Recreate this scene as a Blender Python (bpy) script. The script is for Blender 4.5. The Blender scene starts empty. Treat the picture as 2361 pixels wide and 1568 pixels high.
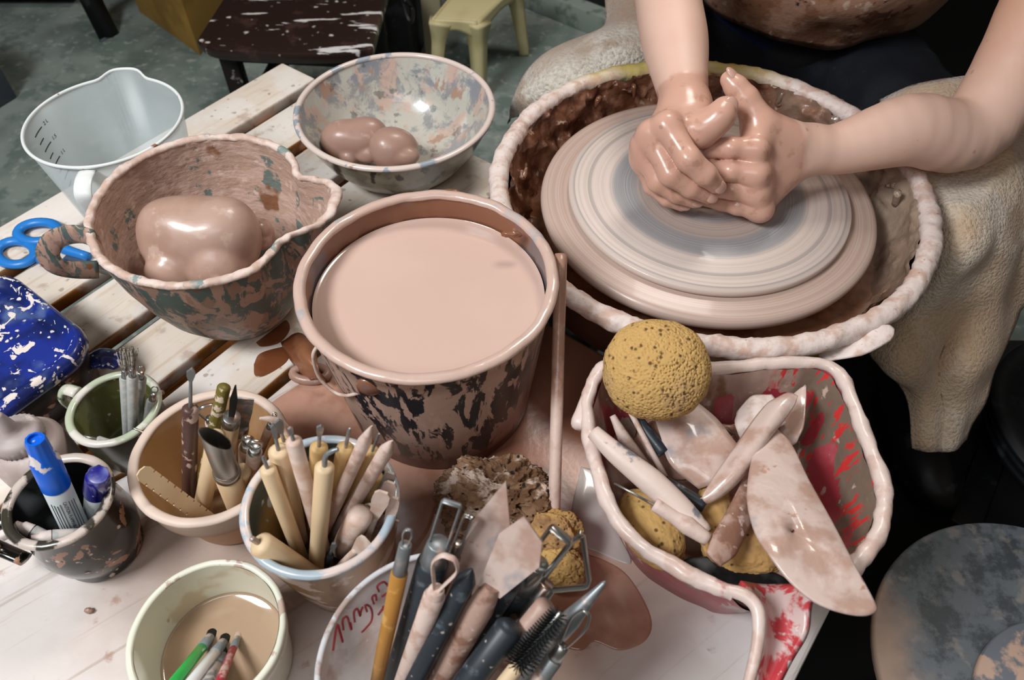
import bpy, bmesh, math, random
import numpy as np
from mathutils import Vector, Matrix, noise as mn
random.seed(7)
sc = bpy.context.scene
COL = sc.collection
PI = math.pi
# ------------------------------------------------------------------ camera (2361 x 1568)
W, H, F = 2361.0, 1568.0, 1770.0
PITCH = math.radians(50.85)
CP, SP = math.cos(PITCH), math.sin(PITCH)
ZC = 1.06
TZ = 0.30                                   # top of the table
cam = bpy.data.cameras.new('camera')
cam.sensor_width = 36.0
cam.lens = F / W * 36.0
cam.clip_start = 0.02
co = bpy.data.objects.new('camera', cam)
COL.objects.link(co)
co.location = (0, 0, ZC)
co.rotation_euler = (math.pi / 2 - PITCH, 0, 0)
cam.dof.use_dof = True
cam.dof.focus_distance = 0.86
cam.dof.aperture_fstop = 9.0
sc.camera = co


def ray(px, py):
    x = (px - W / 2) / F
    y = -(py - H / 2) / F
    return Vector((x, CP + SP * y, -SP + CP * y))


def P(px, py, z):
    """the place at height z that the photograph shows at this pixel"""
    d = ray(px, py)
    s = (z - ZC) / d.z
    return Vector((d.x * s, d.y * s, z))


def PY(px, py, Y):
    d = ray(px, py)
    s = Y / d.y
    return Vector((d.x * s, Y, ZC + d.z * s))


def proj(p):
    v = p - Vector((0, 0, ZC))
    dep = v.y * CP - v.z * SP
    up = v.y * SP + v.z * CP
    return (W / 2 + F * v.x / dep, H / 2 - F * up / dep, dep)


# ------------------------------------------------------------------ materials
def C(h, a=1.0):
    if isinstance(h, (tuple, list)):
        return tuple(h[:3]) + (a,)
    h = h.lstrip('#')
    o = []
    for i in (0, 2, 4):
        c = int(h[i:i + 2], 16) / 255
        o.append(c / 12.92 if c <= 0.04045 else ((c + 0.055) / 1.055) ** 2.4)
    return tuple(o) + (a,)


def M(name, base, rough=0.5, metal=0.0, layers=(), bump=None, coat=0.0, sss=0.0, trans=0.0, alpha=1.0, spec=0.5, ior=1.45, emit=None, sheen=0.0):
    m = bpy.data.materials.new(name)
    m.use_nodes = True
    nt = m.node_tree
    N, L = nt.nodes, nt.links
    b = N['Principled BSDF']
    tc = N.new('ShaderNodeTexCoord')
    off = (random.random() * 9, random.random() * 9, random.random() * 9)

    def mathn(op, a, bv=None, clamp=False):
        n = N.new('ShaderNodeMath')
        n.operation = op
        n.use_clamp = clamp
        for i, v in enumerate((a, bv)):
            if v is None:
                continue
            if isinstance(v, (int, float)):
                n.inputs[i].default_value = v
            else:
                L.new(v, n.inputs[i])
        return n.outputs[0]

    def mapr(src, lo, hi):
        n = N.new('ShaderNodeMapRange')
        n.interpolation_type = 'SMOOTHSTEP'
        L.new(src, n.inputs['Value'])
        n.inputs['From Min'].default_value = lo
        n.inputs['From Max'].default_value = hi
        return n.outputs['Result']

    def coords(mp):
        n = N.new('ShaderNodeMapping')
        L.new(tc.outputs['Object'], n.inputs['Vector'])
        if mp and len(mp) == 6:                 # turn first, then stretch
            n.vector_type = 'TEXTURE'
            n.inputs['Rotation'].default_value = [-a for a in mp[3:6]]
            n.inputs['Scale'].default_value = [1 / a for a in mp[:3]]
            return n.outputs['Vector']
        n.inputs['Location'].default_value = off
        n.inputs['Scale'].default_value = tuple(mp[:3]) if mp else (1, 1, 1)
        return n.outputs['Vector']

    def fac(l):
        k = l.get('k', 'noise')
        lo, hi = l.get('t', (0.45, 0.6))
        if k == 'noise':
            n = N.new('ShaderNodeTexNoise')
            L.new(coords(l.get('m')), n.inputs['Vector'])
            n.inputs['Scale'].default_value = l.get('s', 20)
            n.inputs['Detail'].default_value = l.get('d', 4)
            n.inputs['Roughness'].default_value = l.get('ro', 0.55)
            n.inputs['Distortion'].default_value = l.get('w', 0.0)
            f = mapr(n.outputs['Fac'], lo, hi)
        elif k == 'spots':
            n = N.new('ShaderNodeTexVoronoi')
            L.new(coords(l.get('m')), n.inputs['Vector'])
            n.inputs['Scale'].default_value = l.get('s', 60)
            n2 = N.new('ShaderNodeTexNoise')
            L.new(coords(None), n2.inputs['Vector'])
            n2.inputs['Scale'].default_value = l.get('s', 60) * 1.3
            n2.inputs['Detail'].default_value = 3
            v = mathn('ADD', n.outputs['Distance'], mathn('MULTIPLY', mathn('SUBTRACT', n2.outputs['Fac'], 0.5), l.get('w', 0.8)))
            f = mapr(v, hi, lo)
        elif k == 'up':
            g = N.new('ShaderNodeNewGeometry')
            s = N.new('ShaderNodeSeparateXYZ')
            L.new(g.outputs['Normal'], s.inputs[0])
            f = mapr(s.outputs['Z'], lo, hi)
        elif k in 'xyz':
            s = N.new('ShaderNodeSeparateXYZ')
            L.new(tc.outputs['Object'], s.inputs[0])
            v = s.outputs['XYZ'.index(k.upper())]
            if l.get('w'):
                n2 = N.new('ShaderNodeTexNoise')
                L.new(coords(l.get('m')), n2.inputs['Vector'])
                n2.inputs['Scale'].default_value = l.get('s', 30)
                v = mathn('ADD', v, mathn('MULTIPLY', mathn('SUBTRACT', n2.outputs['Fac'], 0.5), l['w']))
            f = mapr(v, lo, hi)
        elif k == 'ring':                       # distance from the z axis through 'o'
            sub = N.new('ShaderNodeVectorMath')
            sub.operation = 'SUBTRACT'
            L.new(tc.outputs['Object'], sub.inputs[0])
            sub.inputs[1].default_value = l['o']
            mul = N.new('ShaderNodeVectorMath')
            mul.operation = 'MULTIPLY'
            L.new(sub.outputs[0], mul.inputs[0])
            mul.inputs[1].default_value = l.get('ax', (1, 1, 0))
            ln = N.new('ShaderNodeVectorMath')
            ln.operation = 'LENGTH'
            L.new(mul.outputs[0], ln.inputs[0])
            v = ln.outputs['Value']
            if l.get('fine'):                   # concentric throwing lines
                n2 = N.new('ShaderNodeTexNoise')
                n2.noise_dimensions = '1D'
                L.new(v, n2.inputs['W'])
                n2.inputs['Scale'].default_value = l['fine']
                n2.inputs['Detail'].default_value = 5
                n2.inputs['Roughness'].default_value = 0.7
                v = n2.outputs['Fac']
            elif l.get('w'):
                n2 = N.new('ShaderNodeTexNoise')
                L.new(coords(l.get('m')), n2.inputs['Vector'])
                n2.inputs['Scale'].default_value = l.get('s', 30)
                n2.inputs['Detail'].default_value = 4
                v = mathn('ADD', v, mathn('MULTIPLY', mathn('SUBTRACT', n2.outputs['Fac'], 0.5), l['w']))
            f = mapr(v, lo, hi)
        elif k == 'wave':
            n = N.new('ShaderNodeTexWave')
            L.new(coords(l.get('m')), n.inputs['Vector'])
            n.inputs['Scale'].default_value = l.get('s', 20)
            n.inputs['Distortion'].default_value = l.get('w', 3)
            n.inputs['Detail'].default_value = l.get('d', 3)
            n.inputs['Detail Scale'].default_value = 1.5
            f = mapr(n.outputs['Fac'], lo, hi)
        if l.get('inv'):
            f = mathn('SUBTRACT', 1.0, f)
        if l.get('and'):
            f = mathn('MULTIPLY', f, fac(l['and']))
        if l.get('a', 1) != 1:
            f = mathn('MULTIPLY', f, l['a'])
        return f

    col, rg = None, None
    bc = N.new('ShaderNodeRGB')
    bc.outputs[0].default_value = C(base)
    col = bc.outputs[0]
    rv = N.new('ShaderNodeValue')
    rv.outputs[0].default_value = rough
    rg = rv.outputs[0]
    for l in layers:
        f = fac(l)
        mx = N.new('ShaderNodeMix')
        mx.data_type = 'RGBA'
        L.new(f, mx.inputs['Factor'])
        L.new(col, mx.inputs['A'])
        mx.inputs['B'].default_value = C(l['c'])
        col = mx.outputs['Result']
        if 'r' in l:
            mr = N.new('ShaderNodeMix')
            mr.data_type = 'FLOAT'
            L.new(f, mr.inputs['Factor'])
            L.new(rg, mr.inputs['A'])
            mr.inputs['B'].default_value = l['r']
            rg = mr.outputs['Result']
    L.new(col, b.inputs['Base Color'])
    L.new(rg, b.inputs['Roughness'])
    b.inputs['Metallic'].default_value = metal
    b.inputs['IOR'].default_value = ior
    b.inputs['Specular IOR Level'].default_value = spec
    b.inputs['Coat Weight'].default_value = coat
    b.inputs['Coat Roughness'].default_value = 0.08
    b.inputs['Alpha'].default_value = alpha
    b.inputs['Transmission Weight'].default_value = trans
    b.inputs['Sheen Weight'].default_value = sheen
    if sss:
        b.inputs['Subsurface Weight'].default_value = sss
        b.inputs['Subsurface Radius'].default_value = (1.0, 0.35, 0.2)
        b.inputs['Subsurface Scale'].default_value = 0.006
    if bump:
        bs = bump if isinstance(bump, list) else [bump]
        prev = None
        for q in bs:
            n = N.new('ShaderNodeTexNoise') if q.get('k', 'noise') == 'noise' else N.new('ShaderNodeTexVoronoi')
            L.new(coords(q.get('m')), n.inputs['Vector'])
            n.inputs['Scale'].default_value = q['s']
            n.inputs['Detail'].default_value = q.get('d', 4)
            bp = N.new('ShaderNodeBump')
            bp.inputs['Strength'].default_value = q.get('a', 0.4)
            bp.inputs['Distance'].default_value = q.get('h', 0.002)
            src = n.outputs['Fac'] if 'Fac' in n.outputs else n.outputs['Distance']
            if 't' in q:
                src = mapr(src, *q['t'])
            L.new(src, bp.inputs['Height'])
            if prev:
                L.new(prev, bp.inputs['Normal'])
            prev = bp.outputs['Normal']
        L.new(prev, b.inputs['Normal'])
    m.diffuse_color = C(base)
    return m


# ------------------------------------------------------------------ objects
def setp(o, label=None, cat=None, group=None, kind=None):
    for k, v in (('label', label), ('category', cat), ('group', group), ('kind', kind)):
        if v:
            o[k] = v
    return o


def thing(name, label, cat, loc=(0, 0, 0), group=None, kind=None):
    o = bpy.data.objects.new(name, None)
    o.empty_display_size = 0.02
    COL.objects.link(o)
    o.location = loc
    return setp(o, label, cat, group, kind)


def put(name, vf, mat, parent=None, smooth=True, local=False, label=None):
    """one mesh object; vf = (verts, faces) in world coordinates, or in the parent's own when local"""
    v, f = vf
    me = bpy.data.meshes.new(name)
    me.from_pydata([tuple(x) for x in v], [], [tuple(int(i) for i in x) for x in f])
    me.validate()
    bm = bmesh.new()
    bm.from_mesh(me)
    bmesh.ops.recalc_face_normals(bm, faces=bm.faces)
    bm.to_mesh(me)
    bm.free()
    if smooth:
        me.polygons.foreach_set('use_smooth', [True] * len(me.polygons))
    me.materials.append(mat)
    o = bpy.data.objects.new(name, me)
    COL.objects.link(o)
    if parent is not None:
        o.parent = parent
        if not local:
            if parent.type == 'EMPTY':                  # a part of a part already stands in the right place
                o.matrix_parent_inverse = Matrix.Translation(-parent.location)
    if label:
        o['label'] = label
    return o


def auto(o, deg=35):
    """keep edges sharper than deg crisp"""
    me = o.data
    bm = bmesh.new()
    bm.from_mesh(me)
    for e in bm.edges:
        if len(e.link_faces) == 2 and e.calc_face_angle(0) > math.radians(deg):
            e.smooth = False
    bm.to_mesh(me)
    bm.free()
    return o


def join(*vfs):
    V, Fc = [], []
    for v, f in vfs:
        b = len(V)
        V += [Vector(x) for x in v]
        Fc += [tuple(i + b for i in q) for q in f]
    return V, Fc


def tf(vf, mtx):
    return [mtx @ Vector(x) for x in vf[0]], vf[1]


def catmull(pts, n=8):
    pts = [Vector(p) for p in pts]
    if len(pts) < 3:
        return [pts[0].lerp(pts[-1], i / n) for i in range(n + 1)]
    out = []
    q = [2 * pts[0] - pts[1]] + pts + [2 * pts[-1] - pts[-2]]
    for i in range(1, len(q) - 2):
        a, b, c, d = q[i - 1:i + 3]
        for k in range(n):
            t = k / n
            out.append(0.5 * ((2 * b) + (c - a) * t + (2 * a - 5 * b + 4 * c - d) * t * t + (3 * b - a - 3 * c + d) * t ** 3))
    out.append(pts[-1])
    return out


def tube(pts, rad, n=12, caps=True, closed=False, flat=None, ref=None, smooth=0):
    """swept tube; rad a number or one per point; flat = (a, b) scales the two axes of the section"""
    pts = [Vector(p) for p in pts]
    rs = [rad] * len(pts) if isinstance(rad, (int, float)) else list(rad)
    if smooth:
        o = pts
        pts = catmull(o, smooth)
        m = len(o) - 1
        rr = []
        for i in range(len(pts)):
            u = i / smooth
            k = min(int(u), m - 1)
            rr.append(rs[k] + (rs[k + 1] - rs[k]) * (u - k))
        rs = rr
    N = len(pts)
    V, Fc = [], []
    up = Vector(ref) if ref else None
    prev = None
    for i, p in enumerate(pts):
        if closed:
            t = (pts[(i + 1) % N] - pts[i - 1]).normalized()
        else:
            t = (pts[min(i + 1, N - 1)] - pts[max(i - 1, 0)]).normalized()
        if prev is None or up is not None:
            a = up if up is not None else (Vector((0, 0, 1)) if abs(t.z) < 0.9 else Vector((1, 0, 0)))
            x = (a - t * a.dot(t)).normalized()
        else:
            x = (prev - t * prev.dot(t)).normalized()
        prev = x
        y = t.cross(x)
        fa, fb = flat if flat else (1, 1)
        for k in range(n):
            th = 2 * PI * k / n
            V.append(p + x * (math.cos(th) * rs[i] * fa) + y * (math.sin(th) * rs[i] * fb))
    for i in range(N if closed else N - 1):
        j = (i + 1) % N
        for k in range(n):
            Fc.append((i * n + k, i * n + (k + 1) % n, j * n + (k + 1) % n, j * n + k))
    if caps and not closed:
        Fc.append(tuple(range(n - 1, -1, -1)))
        Fc.append(tuple((N - 1) * n + k for k in range(n)))
    return V, Fc


def lathe(prof, n=72, c=(0, 0, 0), fn=None, closed=False):
    """prof = [(r, z)] bottom to top; r = 0 ends make a pole; fn(theta, r, z, i) -> (r, z)"""
    V, Fc, rows = [], [], []
    c = Vector(c)
    for i, (r, z) in enumerate(prof):
        if r <= 1e-6:
            V.append(c + Vector((0, 0, z)))
            rows.append([len(V) - 1] * n)
            continue
        row = []
        for k in range(n):
            th = 2 * PI * k / n
            rr, zz = fn(th, r, z, i) if fn else (r, z)
            row.append(len(V))
            V.append(c + Vector((rr * math.cos(th), rr * math.sin(th), zz)))
        rows.append(row)
    m = len(rows)
    for i in range(m if closed else m - 1):
        a, b = rows[i], rows[(i + 1) % m]
        for k in range(n):
            q = [a[k], a[(k + 1) % n], b[(k + 1) % n], b[k]]
            u = []
            for x in q:
                if x not in u:
                    u.append(x)
            if len(u) > 2:
                Fc.append(tuple(u))
    return V, Fc


def box(lo, hi, bev=0.0, seg=2):
    bm = bmesh.new()
    bmesh.ops.create_cube(bm, size=1)
    for v in bm.verts:
        for i in range(3):
            v.co[i] = lo[i] if v.co[i] < 0 else hi[i]
    if bev:
        bmesh.ops.bevel(bm, geom=bm.edges[:], offset=bev, segments=seg, affect='EDGES', profile=0.5)
    r = [v.co.copy() for v in bm.verts], [tuple(v.index for v in f.verts) for f in bm.faces]
    bm.free()
    return r


def prism(poly, z0, z1, bev=0.0, seg=2):
    """vertical prism over a polygon [(x, y)]"""
    bm = bmesh.new()
    vs = [bm.verts.new((x, y, z0)) for x, y in poly]
    f = bm.faces.new(vs)
    r = bmesh.ops.extrude_face_region(bm, geom=[f])
    for e in r['geom']:
        if isinstance(e, bmesh.types.BMVert):
            e.co.z = z1
    bm.normal_update()
    if bev:
        es = [e for e in bm.edges if len(e.link_faces) == 2 and e.calc_face_angle(0) > 0.6]
        bmesh.ops.bevel(bm, geom=es, offset=bev, segments=seg, affect='EDGES', profile=0.5)
    bm.verts.index_update()
    r = [v.co.copy() for v in bm.verts], [tuple(v.index for v in f.verts) for f in bm.faces]
    bm.free()
    return r


def grid(rows, thick=0.0, nu=6, nv=6, noi=0.0, ns=30.0, seed=0.0, post=None):
    """smooth sheet through rows of points; thick gives it a back side"""
    rows = [catmull(r, nu) for r in rows]
    cols = [catmull([r[k] for r in rows], nv) for k in range(len(rows[0]))]
    m, n = len(cols), len(cols[0])
    V = [cols[i][j].copy() for i in range(m) for j in range(n)]
    Fc = [(i * n + j, (i + 1) * n + j, (i + 1) * n + j + 1, i * n + j + 1) for i in range(m - 1) for j in range(n - 1)]
    nor = [Vector((0, 0, 0)) for _ in V]
    for f in Fc:
        a = (V[f[1]] - V[f[0]]).cross(V[f[3]] - V[f[0]])
        for i in f:
            nor[i] += a
    for i in range(len(V)):
        nor[i] = nor[i].normalized() if nor[i].length > 0 else Vector((0, 0, 1))
        if noi:
            V[i] = V[i] + nor[i] * (noi * mn.noise(V[i] * ns + Vector((seed, 0, 0))))
    if post:
        V = post(V)
    if thick:
        b = len(V)
        V += [V[i] - nor[i] * thick for i in range(b)]
        Fc2 = [tuple(reversed([i + b for i in f])) for f in Fc]
        edge = []
        for j in range(n - 1):
            edge += [(j, j + 1), ((m - 1) * n + j + 1, (m - 1) * n + j)]
        for i in range(m - 1):
            edge += [((i + 1) * n, i * n), (i * n + n - 1, (i + 1) * n + n - 1)]
        Fc = Fc + Fc2 + [(a, c2, c2 + b, a + b) for a, c2 in edge]
    return V, Fc


def blob(c, r, sub=5, amp=0.1, ns=3.0, seed=0.0, rot=None, power=2.0, fn=None, octv=4):
    """lumpy superellipsoid"""
    bm = bmesh.new()
    bmesh.ops.create_icosphere(bm, subdivisions=sub, radius=1.0)
    c = Vector(c)
    V = []
    for v in bm.verts:
        d = v.co.normalized()
        if power != 2.0:
            k = (abs(d.x) ** power + abs(d.y) ** power + abs(d.z) ** power) ** (-1 / power)
        else:
            k = 1.0
        k *= 1 + amp * mn.fractal(d * ns + Vector((seed, seed, 0)), 1.0, 2.0, octv)
        if fn:
            k *= fn(d)
        q = Vector((d.x * r[0] * k, d.y * r[1] * k, d.z * r[2] * k))
        if rot:
            q = rot @ q
        V.append(c + q)
    Fc = [tuple(v.index for v in f.verts) for f in bm.faces]
    bm.free()
    return V, Fc


def text(s, size, mtx, depth=0.0003):
    cu = bpy.data.curves.new('t', 'FONT')
    cu.body = s
    cu.size = size
    cu.extrude = depth
    o = bpy.data.objects.new('t', cu)
    COL.objects.link(o)
    bpy.context.view_layer.update()
    me = bpy.data.meshes.new_from_object(o.evaluated_get(bpy.context.evaluated_depsgraph_get()))
    vf = [mtx @ v.co for v in me.vertices], [tuple(p.vertices) for p in me.polygons]
    bpy.data.objects.remove(o)
    bpy.data.curves.remove(cu)
    bpy.data.meshes.remove(me)
    return vf


def wob(p, s, a, seed=0.0):
    return a * mn.noise(Vector(p) * s + Vector((seed, seed * 0.7, 0)))


def frac(p, s, a, seed=0.0):
    return a * mn.fractal(Vector(p) * s + Vector((seed, seed * 0.7, 0)), 1.0, 2.1, 4)
# ------------------------------------------------------------------ palette
CLAY, CLAYL, CLAYW, CLAYD = '#cdb0a4', '#e0d0c9', '#b08d7d', '#6a4431'
m_conc = M('concrete', '#8c9690', .75, layers=[dict(s=3, t=(.4, .65), c='#5f6c66'), dict(s=14, t=(.5, .62), c='#6c7a74', d=6), dict(s=40, t=(.55, .7), c='#aab0a8', d=6, a=.6)], bump=dict(s=60, a=.15))
m_dark = M('dark_plaster', '#3a3733', .8, bump=dict(s=40, a=.1))
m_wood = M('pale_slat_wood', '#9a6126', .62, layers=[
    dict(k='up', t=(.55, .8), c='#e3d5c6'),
    dict(k='noise', s=7, m=(1, 14, 1, 0, 0, -.925), t=(.5, .66), c='#cbb094', d=5, a=.5),
    dict(s=9, t=(.48, .6), c='#ebe4de', d=6, a=.8),
    dict(s=26, t=(.6, .7), c='#b39a88', d=6, a=.6),
    dict(k='spots', s=55, t=(.02, .14), c='#8d7563', a=.6)], bump=dict(s=90, a=.12))
m_slatend = m_wood
m_rail = M('raw_pine_rail', '#a8672c', .7, layers=[dict(s=20, m=(1, 9, 1, 0, 0, -.9), t=(.45, .6), c='#7c4517')])
m_board = M('clay_stained_board', '#d6cdc8', .5, layers=[
    dict(k='noise', s=3, m=(1, 34, 1, 0, 0, -.64), t=(.56, .68), c='#a89488', d=6, a=.6),
    dict(s=6, t=(.5, .66), c='#e9e4e3', d=5, a=.7),
    dict(k='ring', o=(-.02, .44, 0), t=(.32, .18), w=.2, s=9, c='#bd9885', r=.35, a=.85),
    dict(k='ring', o=(.01, .53, 0), t=(.21, .10), w=.14, s=14, c='#8c5030', r=.25, a=.8),
    dict(k='ring', o=(-.30, .33, 0), t=(.18, .06), w=.12, s=14, c='#8f6a50', a=.6),
    dict(s=30, t=(.62, .72), c='#9c7460', d=5, a=.7)], bump=[dict(s=120, a=.1), dict(s=12, a=.15, h=.003)])
m_slip = M('liquid_slip', '#cfb0a2', .16, layers=[dict(s=5, t=(.4, .7), c='#d6b9ac', a=.6)], coat=.5, spec=.5, bump=dict(s=5, a=.04, h=.002))
m_puddle = M('slip_puddle', '#b98f7c', .18, layers=[dict(s=14, t=(.4, .62), c='#a0705a', d=4)], coat=.4, bump=dict(s=60, a=.08))
m_puddlew = M('milky_puddle', '#b5aaa5', .22, layers=[dict(s=20, t=(.5, .66), c='#a68f84', d=4)], coat=.6, bump=dict(s=40, a=.1))
m_wet = M('wet_stain_slip', '#8a5b40', .3, layers=[dict(s=18, t=(.4, .6), c='#764429', d=5)], bump=dict(s=80, a=.1))
m_bucket = M('dark_bucket_clay_dripped', '#23272d', .34, layers=[
    dict(s=40, m=(1, 1, .34), t=(.46, .49), c='#b99a8b', d=8, ro=.6, w=.6, r=.42),
    dict(s=55, m=(1, 1, .3), t=(.57, .60), c='#c3a292', d=6, r=.45),
    dict(k='z', t=(.335, .318), w=.02, s=20, c='#6b3f28', r=.25),
    dict(k='x', t=(-.005, .04), w=.05, s=26, m=(1, 1, .4), c='#cdb7ad', a=.8)], bump=[dict(s=70, a=.3, h=.001)])
m_rimclay = M('slip_coated_rim', '#c6a99b', .28, layers=[dict(s=26, t=(.6, .64), c='#8fa3b0', a=.7), dict(s=40, t=(.35, .5), c='#cdb0a3', a=.6)], coat=.4, bump=dict(s=120, a=.25, h=.001))
m_bucketin = M('bucket_inside_slip', '#86573f', .3, layers=[dict(s=14, t=(.5, .62), c='#6f6d74', d=5, a=.8), dict(s=26, m=(1, 1, .6), t=(.6, .66), c='#b28e7b', d=6)], coat=.3, bump=dict(s=80, a=.3, h=.001))
m_lumpclay = M('crusty_pale_clay', CLAYL, .55, layers=[dict(s=60, t=(.45, .65), c='#cbb0a3', d=6), dict(s=12, t=(.55, .68), c='#bfa092', a=.7, r=.3), dict(s=130, t=(.66, .74), c='#8d7164', d=4, a=.7)], bump=[dict(s=160, a=.35, h=.0015), dict(s=45, a=.3, h=.003)])
m_panin = M('pan_inside_wet_clay', '#5c3725', .3, layers=[dict(s=30, t=(.45, .6), c='#8a604b', d=6), dict(s=60, t=(.6, .68), c='#c9a996', d=5, r=.35), dict(k='x', t=(.36, .50), w=.17, s=20, c='#a89482', a=.85)], coat=.35, bump=[dict(s=90, a=.5, h=.002), dict(s=30, a=.5, h=.004)])
m_panout = M('yellow_pan_plastic', '#a89c3c', .4, layers=[dict(s=16, t=(.5, .56), c='#c9b7a4', d=6), dict(k='x', t=(.24, .12), w=.09, s=18, c='#4a2e20')], bump=dict(s=80, a=.2))
m_panrim = M('pan_rim_clay', CLAYL, .5, layers=[dict(s=50, t=(.45, .65), c='#c9aa9b', d=6), dict(k='y', t=(.97, 1.03), w=.04, s=30, c='#b9a83a', a=.8), dict(s=75, t=(.56, .68), c='#c9ab9d', r=.3, a=.7, d=6), dict(s=140, t=(.66, .74), c='#94786a', d=4, a=.7)], bump=[dict(s=150, a=.4, h=.0015), dict(s=50, a=.3, h=.003)])
m_slurry = M('pan_slurry', '#6a3f28', .22, layers=[dict(s=14, t=(.45, .6), c='#8c6148'), dict(k='x', t=(.40, .50), c='#9a8272', a=.6)], coat=.4, bump=dict(s=60, a=.35, h=.003))
BC = (.250, .767, 0)
m_head = M('wheel_head_slip', '#bda497', .35, layers=[dict(k='ring', o=BC, fine=420, t=(.4, .65), c='#a38677', a=.6), dict(k='ring', o=BC, fine=90, t=(.4, .6), c='#c8b4aa', a=.5)], coat=.15)
m_bat = M('bat_throwing_lines', '#d6c5bb', .38, layers=[
    dict(k='ring', o=BC, t=(.128, .116), c='#82868b', a=.9),
    dict(k='ring', o=BC, t=(.096, .086), c='#b39f94', a=.9),
    dict(k='ring', o=BC, t=(.066, .060), c='#8f9298', a=.7),
    dict(k='ring', o=BC, t=(.052, .045), c='#b8a498'),
    dict(k='ring', o=BC, fine=220, t=(.45, .65), c='#a9948a', a=.35),
    dict(k='ring', o=BC, fine=500, t=(.45, .7), c='#e2d6ce', a=.3),
    dict(k='ring', o=BC, fine=90, t=(.55, .68), c='#8b8684', a=.55)], coat=.15)
m_jugclay = M('mottled_green_glaze_clay', '#55625c', .42, layers=[
    dict(s=44, m=(1, 1, .5), t=(.49, .54), c='#b3907f', d=7, ro=.65, w=.8),
    dict(s=60, m=(1, 1, .5), t=(.54, .60), c='#9c7a68', d=6),
    dict(k='spots', s=40, t=(.02, .1), c='#7c4d33')], bump=dict(s=90, a=.3, h=.001))
m_jugin = M('jug_inside_smeared_clay', '#b59787', .42, layers=[
    dict(s=26, m=(1, 1, 2.2), t=(.5, .58), c='#c4a698', d=6),
    dict(s=24, t=(.58, .61), c='#6f7a74', d=6),
    dict(s=15, t=(.36, .31), c='#835b42', d=3, r=.25),
    dict(s=70, t=(.6, .68), c='#cfb5a7', d=5)], bump=[dict(s=60, m=(1, 1, 2.5), a=.55, h=.003), dict(s=150, a=.35, h=.0015)])
m_jugrim = M('jug_rim_dry_clay', '#decac0', .6, layers=[dict(s=26, t=(.58, .62), c='#7f908c', d=5), dict(s=60, t=(.4, .6), c='#c7aa9b')], bump=[dict(s=120, a=.4, h=.0015)])
m_bowl = M('pale_glazed_bowl_clay_marks', '#c6c4ba', .25, layers=[
    dict(s=22, t=(.46, .56), c='#8f9298', d=8, ro=.7, w=.4),
    dict(s=24, m=(1, 1, .5), t=(.51, .6), c='#cfb1a3', d=8, ro=.7, w=.5),
    dict(s=34, m=(1, 1, .5), t=(.60, .66), c='#b08d7b', d=6),
    dict(k='z', t=(.385, .365), w=.05, s=18, c='#a09684', a=.25),
    dict(s=45, t=(.62, .66), c='#5b5c58', d=5, a=.6)], coat=.5, bump=dict(s=60, a=.12, h=.001))
m_bowlout = M('bowl_outside_glaze', '#b3ae9b', .28, layers=[dict(s=20, t=(.46, .56), c='#8a8676', d=6), dict(s=40, m=(1, 1, .4), t=(.58, .63), c='#4e4e48', d=6), dict(s=30, t=(.6, .64), c='#9c7d68')], coat=.4)
m_bowlrim = M('bowl_rim', '#ddcbc2', .3, layers=[dict(s=26, t=(.56, .6), c='#9aa2ab'), dict(s=20, t=(.64, .67), c='#b08a78')], coat=.4)
m_lump = M('wet_clay_lump', '#a78678', .36, layers=[dict(s=14, t=(.4, .6), c='#a07a68', d=4), dict(s=40, t=(.6, .7), c='#b69a8c', r=.45)], coat=.12, bump=[dict(s=60, a=.2, h=.001), dict(s=14, a=.3, h=.004)])
m_lump2 = M('wet_clay_block', '#b99a8b', .34, layers=[dict(s=14, t=(.4, .6), c='#ab8a7a', d=4), dict(s=40, t=(.6, .7), c='#c4a899', r=.45)], coat=.18, bump=[dict(s=60, a=.2, h=.001), dict(s=14, a=.3, h=.004)])
m_wetstick = M('stick_half_wet', '#cfb5a8', .5, layers=[dict(k='z', t=(.405, .425), w=.02, s=40, c='#a07a68', r=.25), dict(s=60, t=(.5, .65), c='#bd9d8e', d=5, a=.5)], bump=dict(s=140, a=.25))
m_poly = M('frosted_plastic', '#d3dcdd', .28, alpha=.40, sss=0, layers=[dict(s=18, t=(.7, .72), c='#b07f68', d=3), dict(k='z', t=(.40, .30), c='#e2dccb', a=.5)], spec=.4)
m_polyh = M('frosted_plastic_handle', '#eef1ef', .25, alpha=.85)
m_polyrim = M('frosted_plastic_rim', '#e8eceb', .3, alpha=.9, layers=[dict(s=30, t=(.68, .7), c='#9c6a52', d=3)])
m_ink = M('black_scale_ink', '#23282c', .6, alpha=.75)
m_clear = M('clear_scratched_plastic', '#cfcdd2', .2, alpha=.36, layers=[dict(s=16, t=(.45, .6), c='#a3877b', d=5), dict(s=60, t=(.6, .7), c='#dad4d2')], spec=.6, coat=.3)
m_clearrim = M('clear_plastic_rim', '#d9dade', .2, alpha=.75, layers=[dict(s=40, t=(.55, .62), c='#b8a49c')])
m_redink = M('red_marker_ink', '#b0303c', .6, alpha=.7)
m_blue = M('cobalt_enamel_splattered', '#1c2f86', .3, layers=[dict(s=20, t=(.42, .6), c='#16235a'), dict(s=13, t=(.5, .62), c='#5f74a2', a=.7), dict(k='spots', s=110, t=(.06, .2), w=1.2, c='#e3d8d2', r=.55), dict(s=60, t=(.60, .615), c='#e0d3cc', d=6, w=.6, r=.55)], coat=.4)
m_bluebody = M('dark_tin_body', '#2a2220', .4, layers=[dict(s=20, t=(.5, .62), c='#5f4334', d=5), dict(s=50, t=(.64, .68), c='#a58570')])
m_sciss = M('blue_scissor_plastic', '#2a7fd0', .35)
m_steel = M('scuffed_steel', '#a8aaa8', .3, metal=.9, layers=[dict(s=60, t=(.55, .65), c='#b59d90', d=5)])
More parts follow.
